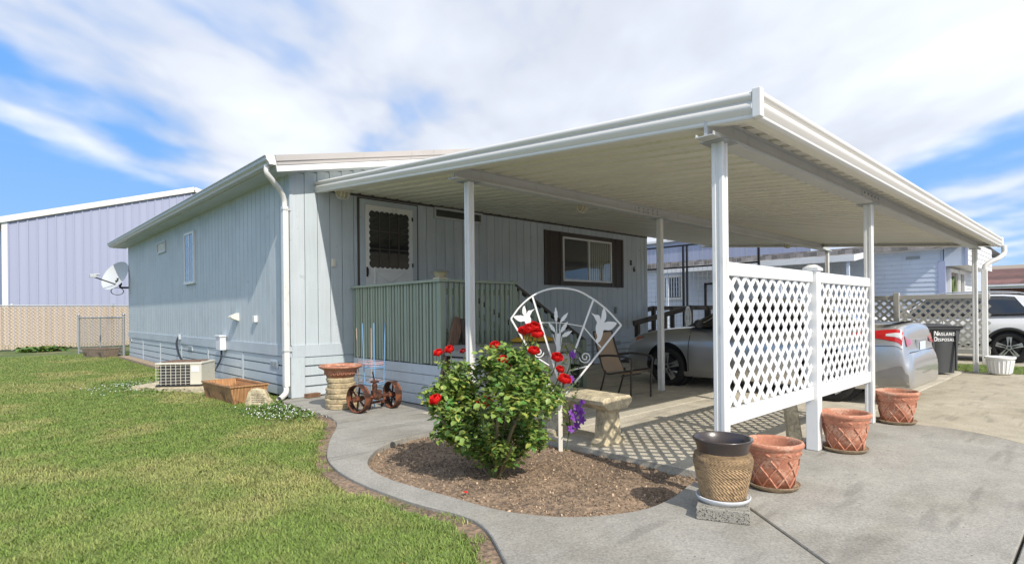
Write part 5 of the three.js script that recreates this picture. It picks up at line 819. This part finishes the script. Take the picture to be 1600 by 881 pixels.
  part('corner_trim', B(-2.55, -2.351, 0, 5.7, -0.06, 0.04), M.white, bd); part('rake_trim', bar([-2.7, 5.62, 0.06], [5.3, y0(5.3) - 0.02, 0.06], 0.16, 0.26), M.white, bd); part('rake_trim', bar([5.3, y0(5.3) - 0.02, 0.06], [13, y0(5.3) - 2.42, 0.06], 0.16, 0.26), M.white, bd);
  const sh2 = new THREE.Shape([[5.25, 0], [13, 0], [13, y0(5.3) - 2.6], [5.25, y0(5.25) - 0.2]].map((q) => new THREE.Vector2(...q))); part('wall_panel', new THREE.ExtrudeGeometry(sh2, { depth: 0.05, bevelEnabled: false }).translate(0, 0, -0.05), M.lavender, bd);
  part('side_wall', B(-2.5, -2.4, 0, 5.5, -20, -0.07), M.lavenderB, bd);
  for (const [xa, xb, ya, yb] of [[-2.7, 5.3, 5.62, y0(5.3) - 0.02], [5.3, 13, y0(5.3) - 0.02, y0(5.3) - 2.42]]) part('roof', new THREE.ExtrudeGeometry(new THREE.Shape([[xa, ya], [xb, yb], [xb, yb + 0.08], [xa, ya + 0.08]].map((q) => new THREE.Vector2(...q))), { depth: 20, bevelEnabled: false }).translate(0, 0, -20.05), M.white, bd);
  // weeds at the foot of the fence
}

// ---------------------------------------------------------------- next door, to the right
{
  const t = thing('neighbour_house', 'light blue lap-sided house next door with white gable and bay window', 'house', [17, 0, 0]);
  const z1 = 5.1, z0 = -9, ey = 2.98;
  part('wall', B(0.03, 8, 0, ey, z0, z1 - 0.05), M.nSiding, t);
  for (let i = 0; i < 21; i++) { const y = 0.15 + i * 0.135; part('lap_board', new THREE.BoxGeometry(0.02, 0.145, z1 - z0 - 0.12).rotateZ(-0.12).translate(0.012, y + 0.06, (z0 + z1) / 2 - 0.05), M.nSiding, t); }
  for (let i = 0; i < 21; i++) { const y = 0.15 + i * 0.135; part('lap_board', new THREE.BoxGeometry(4.6, 0.145, 0.02).rotateX(-0.12).translate(2.4, y + 0.06, z1 - 0.04), M.nSidingW, t); }
  part('corner_board', B(-0.02, 0.12, 0, ey - 0.36, z1 - 0.16, z1 + 0.01), M.nTrim, t);
  // boxed gable front that oversails the bay
  for (let i = 0; i < 5; i++) part('gable_board', new THREE.BoxGeometry(4.7, 0.155, 0.02).rotateX(-0.1).translate(2.35, 2.55 + i * 0.142, z1 + 0.5), M.nSidingW, t);
  part('gable_core', B(0.02, 4.7, 2.48, 3.2, z1, z1 + 0.485), M.nSidingW, t); part('corner_board', B(-0.03, 0.03, 2.46, 3.22, z1 + 0.46, z1 + 0.525), M.nTrim, t); part('gable_return', B(-0.012, 0.02, 2.46, 3.22, z1 - 0.02, z1 + 0.46), M.nSiding, t);
  for (const [a, b] of [[0.18, 1.5], [1.62, 2.5]]) { const w = new THREE.Group(); w.name = 'window'; t.add(w); part('window_frame', [B(a, b, 2.3, 2.4, z1 - 0.02, z1 + 0.1), B(a, b, 1.0, 1.08, z1 - 0.02, z1 + 0.1), B(a, a + 0.1, 1.08, 2.3, z1 - 0.02, z1 + 0.1), B(b - 0.1, b, 1.08, 2.3, z1 - 0.02, z1 + 0.1), B(a + 0.1, b - 0.1, 1.5, 1.58, z1 - 0.01, z1 + 0.09)], M.white, w); part('pane', B(a + 0.1, b - 0.1, 1.08, 2.3, z1 + 0.02, z1 + 0.03), M.darkGlass, w); }
  const wr = thing('wreath', 'dark green wreath hanging in the next-door bay window', 'wreath', [17.75, 1.9, z1 + 0.06]); part('ring', new THREE.TorusGeometry(0.24, 0.06, 8, 26), M.stemGreen, wr);
  const lw = new THREE.Group(); lw.name = 'window'; t.add(lw); part('window_frame', [B(-0.05, 0.02, 2.6, 2.68, -4.15, -3.3), B(-0.07, 0.02, 1.7, 1.78, -4.2, -3.25), B(-0.05, 0.02, 1.78, 2.6, -4.15, -4.08), B(-0.05, 0.02, 1.78, 2.6, -3.37, -3.3)], M.white, lw); part('pane', B(-0.012, -0.006, 1.78, 2.6, -4.08, -3.37), M.darkGlass, lw); for (let i = 0; i < 6; i++) part('blind_slat', B(-0.02, -0.014, 1.8, 2.58, -4.05 + i * 0.115, -4.0 + i * 0.115), M.nSiding, lw);
  part('vent', B(-0.02, 0.0, 2.72, 2.8, 4.15, 4.5), M.sheath, t);
  const rf = new THREE.Group(); rf.name = 'roof'; t.add(rf); part('roof_slope', grid(8, 20, (u, v) => [mix(-0.35, 4.2, u), mix(ey + 0.2, ey + 0.32, u), mix(z0 - 0.3, z1 + 0.55, v)]), M.nRoof, rf, true); part('roof_slope', grid(8, 20, (u, v) => [mix(4.2, 8.3, u), mix(ey + 0.32, ey + 0.2, u), mix(z0 - 0.3, z1 + 0.5, v)]), M.nRoof, rf, true); part('eave_trim', B(-0.36, -0.33, ey - 0.02, ey + 0.2, z0 - 0.3, z1 + 0.55), M.nRoofBrown, rf); part('soffit', B(-0.33, 0.03, ey - 0.02, ey, z0 - 0.3, z1), M.white, rf);
  const a = thing('patio_awning', 'flat pale blue metal awning on slim posts along the next-door wall', 'awning', [15.3, 0, 0]);
  part('roof_sheet', new THREE.ExtrudeGeometry(new THREE.Shape([[0, 2.74], [1.7, 2.98], [1.7, 3.04], [0, 2.8]].map((q) => new THREE.Vector2(...q))), { depth: 6.4, bevelEnabled: false }).translate(0, 0, -3.2), M.nRoof, a);
  part('fascia', B(-0.04, 0, 2.66, 2.84, -3.2, 3.24), M.nSidingW, a); part('fascia', new THREE.ExtrudeGeometry(new THREE.Shape([[0, 2.66], [1.68, 2.9], [1.68, 3.06], [0, 2.84]].map((q) => new THREE.Vector2(...q))), { depth: 0.04, bevelEnabled: false }).translate(0, 0, 3.205), M.nSidingW, a);
  for (const z of [-3.0, -0.9, 1.1, 3.05]) part('post', RB(0.03, 0.11, -0.01, 2.7, z - 0.04, z + 0.04, 0.006), M.nSiding, a);
  // black wire enclosure and wheelchair ramp past the end of the house
  const e = thing('wire_enclosure', 'black framed wire enclosure beyond the end of the home', 'enclosure', [12.6, 0, 0]);
  for (const z of [-4.2, -2.4, -0.75, -0.62, 1.6]) part('post', RB(-0.03, 0.03, -0.1, 3.3, z - 0.025, z + 0.025, 0.004), M.blackMetal, e);
  for (const y of [0.1, 2.6, 3.28]) part('rail', RB(-0.02, 0.02, y - 0.025, y + 0.025, -4.2, 1.6, 0.004), M.blackMetal, e);
  const wm = []; for (let z = -4.15; z < 1.6; z += 0.15) wm.push(rod([0, 0.1, z], [0, 3.28, z], 0.005, 4)); for (let y = 0.2; y < 2.6; y += 0.15) wm.push(rod([0, y, -4.2], [0, y, 1.6], 0.005, 4)); part('wire_mesh', wm, M.galv, e).userData.kind = 'stuff';
  part('door_frame', [bar([-0.03, 0.1, 0.0], [-0.03, 2.05, 0.0], 0.06), bar([-0.03, 0.1, 0.75], [-0.03, 2.05, 0.75], 0.06), bar([-0.03, 2.05, -0.03], [-0.03, 2.05, 0.78], 0.06)], M.blackMetal, e);
  const rp = thing('access_ramp', 'dark stained wooden access ramp with sloping handrails in front of the car', 'ramp', [0, 0, 0]);
  part('deck', new THREE.ExtrudeGeometry(new THREE.Shape([[8.0, 0.01], [10.7, 0.36], [12.4, 0.36], [12.4, 0.3], [10.7, 0.3]].map((q) => new THREE.Vector2(...q))), { depth: 1.1, bevelEnabled: false }).translate(0, 0, -0.55), M.darkWood, rp);
  for (const z of [0.6, -0.55]) { part('handrail', bar([7.95, 0.96, z], [10.6, 1.34, z], 0.05, 0.12), M.darkWood, rp); part('handrail', bar([10.6, 1.33, z], [12.4, 1.33, z], 0.05, 0.12), M.darkWood, rp); part('lower_rail', bar([8.2, 0.35, z], [10.6, 0.7, z], 0.04, 0.1), M.darkWood, rp); for (const [x, h] of [[8.1, 0.96], [9.3, 1.14], [10.6, 1.36], [11.6, 1.34]]) part('post', RB(x - 0.05, x + 0.05, 0, h, z - 0.05, z + 0.05, 0.005), M.darkWood, rp); }
  const wl = thing('spoked_wheel', 'white spoked wheel leaning on the dark ramp rail', 'wheel', [10.15, 1.05, 0.78], 0.3); part('rim', new THREE.TorusGeometry(0.3, 0.022, 8, 36), M.iron, wl); for (let i = 0; i < 10; i++) { const q = (i / 10) * Math.PI; part('spoke', rod([Math.cos(q) * -0.3, Math.sin(q) * -0.3, 0], [Math.cos(q) * 0.3, Math.sin(q) * 0.3, 0], 0.008, 5), M.iron, wl); }
  const mb = thing('metal_building', 'pale lavender metal shed rising behind the next-door roof', 'building', [33, 0, 0], 0); for (let z = -24, i = 0; z < -4; z += 0.8, i++) part('wall_panel', B(0, 0.1 + 0.03 * (i % 2), 0, 6.2, z, z + 0.79), i % 2 ? M.lavender : M.lavenderB, mb); part('roof', B(-0.2, 12, 6.2, 6.35, -24.2, -4), M.white, mb);
  // the house far off to the right
  const h = thing('far_house', 'low house with red-brown roof and a green-edged carport far down the street', 'house', [40, 0, 0]);
  part('wall', B(3, 12, 0, 2.6, -2, 9), M.pinkWall, h); part('roof', grid(6, 8, (u, v) => [mix(-0.3, 7, u), mix(2.55, 3.85, u), mix(-4, 10, v)]), M.redRoof, h, true); part('roof', grid(6, 8, (u, v) => [mix(7, 14, u), mix(3.85, 2.55, u), mix(-4, 10, v)]), M.redRoof, h, true);
  part('carport_fascia', B(-0.45, -0.3, 2.35, 2.58, -4, 10), M.vinyl, h); part('carport_edge', B(-0.46, -0.451, 2.4, 2.46, -4, 10), M.stemGreen, h); for (const z of [-1.5, 1.5, 3.4, 6.4]) part('post', B(-0.2, -0.05, 0, 2.4, z - 0.07, z + 0.07), M.cream, h);
  for (const z of [3.7, 4.7]) { const w = part('window', B(2.97, 3.0, 1.5, 2.0, z - 0.35, z + 0.35), M.darkGlass, h); part('window_frame', B(2.98, 2.995, 1.44, 2.06, z - 0.41, z + 0.41), M.vinyl, h); }
  const lf = thing('dark_lattice_fence', 'dark brown lattice-topped fence behind the white vehicle', 'fence', [30, 0, 4]); part('board_panel', B(0, 0.06, 0, 1.35, -5, 5), M.darkBrown, lf); for (let z = -5; z < 5; z += 0.22) for (const k of [1, -1]) part('lath', bar([0.03 + 0.01 * k, 1.35, z], [0.03 + 0.01 * k, 1.6, z + 0.25 * k], 0.03, 0.04), M.darkBrown, lf); part('rail', B(-0.01, 0.07, 1.6, 1.65, -5, 5), M.darkBrown, lf);
  const bu = thing('shrub', 'rounded green shrub beside the far carport', 'shrub', [37, 0, 3.35]);
  const q = rngOf(55), ms = 900, im = new THREE.InstancedMesh(leafGeo(0.16, 0.1), M.leaf, ms), D = new THREE.Object3D(); for (let i = 0; i < ms; i++) { const a = q() * 6.28, y = q() * 2.0, r = 0.75 * Math.sin(Math.PI * Math.min(0.95, 0.15 + y / 2.3)) * Math.sqrt(0.4 + 0.6 * q()); D.position.set(Math.cos(a) * r, y, Math.sin(a) * r); D.rotation.set(q() * 6, q() * 6, q() * 6); D.updateMatrix(); im.setMatrixAt(i, D.matrix); im.setColorAt(i, new THREE.Color().setRGB(0.07 + 0.06 * q(), 0.11 + 0.06 * q(), 0.03)); } im.name = 'foliage'; im.userData.kind = 'stuff'; bu.add(im); part('trunk', rod([0, 0, 0], [0, 1.2, 0], 0.05), M.stem, bu);
}

// ---------------------------------------------------------------- grass, clover, litter
{
  const q = rngOf(4242), N = 210000, blades = [];
  for (let i = 0; i < 11; i++) { const a = q() * 6.28, r = Math.sqrt(q()) * 0.03, h = 0.02 + q() * 0.022, l = q() * 6.28, lean = 0.01 + q() * 0.02, w = 0.0019; const x = Math.cos(a) * r, z = Math.sin(a) * r, px = -Math.sin(l) * w, pz = Math.cos(l) * w, mx = x + Math.cos(l) * lean * 0.35, mz = z + Math.sin(l) * lean * 0.35, ex = x + Math.cos(l) * lean, ez = z + Math.sin(l) * lean; blades.push(x - px, 0, z - pz, x + px, 0, z + pz, mx + px, h * 0.6, mz + pz, x - px, 0, z - pz, mx + px, h * 0.6, mz + pz, mx - px, h * 0.6, mz - pz, mx - px, h * 0.6, mz - pz, mx + px, h * 0.6, mz + pz, ex, h, ez); }
  const g = new THREE.BufferGeometry(); g.setAttribute('position', new THREE.Float32BufferAttribute(blades, 3)); g.computeVertexNormals();
  const D = new THREE.Object3D(), list = [], cl = [];
  const onLawn = (x, z) => { if (x > 10.78 && x < 12.75 && z > -10 && z < 8) return 1; if (z < -20.45 || z > 8.05) return 0; if (z < -14.2 && x < 3) return 1; if (x > -0.06) return 0; if (inPoly(x, z, pathPoly) || inPoly(x, z, bedPoly) || inPoly(x, z, walkPoly) || (x > -0.4 && z > 2 && z < 3)) return 0; if (z > 0.25 && z < 2.2 && x > -0.31) return 0; if (inPoly(x, z, [[-1.5, -3.15], [-0.75, -1.78], [0, -2.15], [0, -3.9], [-0.6, -4.0]])) return 0; return 1; };
  let edge = (x, z) => { let d = 9; for (const [a, b] of pathOuter) d = Math.min(d, Math.hypot(a - x, b - z)); return d; };
  let tries = 0; while (list.length < N && tries++ < N * 4) {
    const right = q() < 0.04; let x, z, r;
    if (right) { x = 10.8 + q() * 1.9; z = -2 + q() * 10; r = 15; } else { const a = -1.05 + q() * 1.15; r = 1.1 + 23 * Math.pow(q(), 1.25); x = -3.435 + r * (Math.cos(YAW) * Math.cos(a) + Math.sin(YAW) * Math.sin(a)); z = 8.442 + r * (-Math.sin(YAW) * Math.cos(a) + Math.cos(YAW) * Math.sin(a)); }
    if (!onLawn(x, z)) continue;
    const patch = fbm(x * 0.9 + 40, z * 0.9 + 40, 501, 4), fineP = fbm(x * 5, z * 5, 503, 3), dE = r < 9 ? edge(x, z) : 9;
    const bare = smooth(0.6, 0.7, patch) * 0.55 + (dE < 0.2 ? 0.97 * smooth(0.2, 0.1, dE + 0.1 * (fineP - 0.5)) : 0) + (x > -2 && x < -1.3 && z > 5.6 ? 0.6 * smooth(0.4, 0.62, fineP) : 0); if (q() < bare) continue;
    const s = (0.8 + q() * 0.5) * (1 + r * 0.045); D.position.set(x, -0.03, z); D.rotation.set(0, q() * 6.28, 0); D.scale.set(s, (0.75 + 0.5 * fineP) * (1 + r * 0.008), s); D.updateMatrix(); list.push(D.matrix.clone());
    const dry = smooth(0.53, 0.7, patch) * 0.42 + 0.45 * q() * q() + 0.22 * smooth(0.5, 0.7, fineP), v = 0.6 + 0.85 * q(); cl.push(new THREE.Color().setRGB(mix(0.18, 0.44, dry) * v, mix(0.28, 0.4, dry) * v, mix(0.045, 0.16, dry) * v));
  }
  const im = new THREE.InstancedMesh(g, phys(1, 1, 1, 0.6, { transmission: 0.2, thickness: 0 }), list.length); list.forEach((m, i) => { im.setMatrixAt(i, m); im.setColorAt(i, cl[i]); }); im.name = 'grass'; im.userData = { kind: 'stuff', label: 'short mown green lawn grass with paler dry patches', category: 'grass' }; im.castShadow = im.receiveShadow = true; scene.add(im);
  // clover blossom by the walkway and the air conditioner
  const cf = new THREE.SphereGeometry(0.0065, 6, 4), cp = []; while (cp.length < 300) { const k = q(); const x = k < 0.6 ? -0.55 + (q() + q() - 1) * 0.5 : -1.5 + (q() + q() - 1) * 0.7, z = k < 0.6 ? 1.1 + (q() + q() - 1) * 0.9 : -3.4 + (q() + q() - 1) * 1.2; if (onLawn(x, z)) cp.push([x, 0.012 + q() * 0.02, z]); }
  const ci = new THREE.InstancedMesh(cf, M.vinyl, cp.length); cp.forEach((p, i) => { D.position.set(...p); D.rotation.set(0, 0, 0); D.scale.setScalar(0.7 + q() * 0.7); D.updateMatrix(); ci.setMatrixAt(i, D.matrix); }); ci.name = 'clover_blossom'; ci.userData = { kind: 'stuff', label: 'white clover blossom scattered in the grass', category: 'clover' }; scene.add(ci);
  const wd = []; for (let i = 0; i < 2600; i++) { const k = q(); let x, z, w; if (k < 0.55) { x = -0.5 + (q() + q() - 1) * 0.55; z = 1.05 + (q() + q() - 1) * 0.95; w = 1; } else if (k < 0.8) { x = -1.2 + (q() + q() - 1) * 0.9; z = -3.2 + (q() + q() - 1) * 1.6; w = 1.2; } else { x = -1.6 + (q() + q() - 1) * 0.8; z = -19.4 + q() * 0.8; w = 4; } if (onLawn(x, z)) wd.push([x, z, w]); }
  const wi = new THREE.InstancedMesh(leafGeo(0.03, 0.026), M.leaf, wd.length); wd.forEach(([x, z, w], i) => { D.position.set(x, 0.0 + q() * 0.03 * w, z); D.rotation.set((q() - 0.5) * 1.2, q() * 6.28, (q() - 0.5) * 1.2); D.scale.setScalar((0.7 + q() * 0.8) * w); D.updateMatrix(); wi.setMatrixAt(i, D.matrix); wi.setColorAt(i, new THREE.Color().setRGB(0.07 + q() * 0.08, 0.16 + q() * 0.08, 0.03)); }); wi.name = 'clover'; wi.userData = { kind: 'stuff', label: 'low broad-leaved clover and weeds among the grass', category: 'clover' }; wi.castShadow = true; scene.add(wi);
  // crumbs of soil and bark in the bed
  const bc = []; let gz = 0; while (bc.length < 9000 && gz++ < 60000) { const x = -1.25 + q() * 1.9, z = 3.5 + q() * 2.9; if (!inPoly(x, z, bedPoly)) continue; const hh = -0.075 + 0.05 * fbm(x * 2.5, z * 2.5, 311, 4) + 0.03 * (fbm(x * 12, z * 12, 313, 3) - 0.5); bc.push([x, hh + 0.002, z]); }
  const bi = new THREE.InstancedMesh(new THREE.IcosahedronGeometry(0.0055, 0), mat(1, 1, 1, 0.95), bc.length); bc.forEach((p, i) => { D.position.set(...p); D.rotation.set(q() * 6, q() * 6, q() * 6); const s = 0.4 + Math.pow(q(), 3) * 1.7; D.scale.set(s * (1 + q()), s * 0.6, s); D.updateMatrix(); bi.setMatrixAt(i, D.matrix); const v = 0.45 + q() * 0.9, pale = q() < 0.12 ? 1.7 : 1; bi.setColorAt(i, new THREE.Color().setRGB(0.28 * v * pale, 0.205 * v * pale, 0.14 * v * pale)); }); bi.name = 'soil_crumbs'; bi.userData = { kind: 'stuff', label: 'loose soil crumbs and bark chips in the rose bed', category: 'soil' }; bi.castShadow = true; scene.add(bi);
  // fallen leaves and petals
  const lg = leafGeo(0.06, 0.04); const drop = (name, label, cat, x, y, z, m, s, grp) => { const o = single(name, lg, m, label, cat, grp, true); o.position.set(x, y, z); o.rotation.set(0.15, q() * 6, 0.2); o.scale.setScalar(s); };
  drop('fallen_leaf', 'curled brown dry leaf lying on the open lawn', 'leaf', -2.55, 0.025, 5.5, M.weathered, 1.7);
  drop('fallen_petal', 'red petal on the soil near the kerb', 'petal', -0.92, -0.02, 5.25, M.rose, 0.8, 'fallen red rose petals'); drop('fallen_petal', 'red petal in the grass near the lower edge', 'petal', -1.95, 0.03, 6.05, M.rose, 0.8, 'fallen red rose petals');
}
renderer.render(scene, camera);
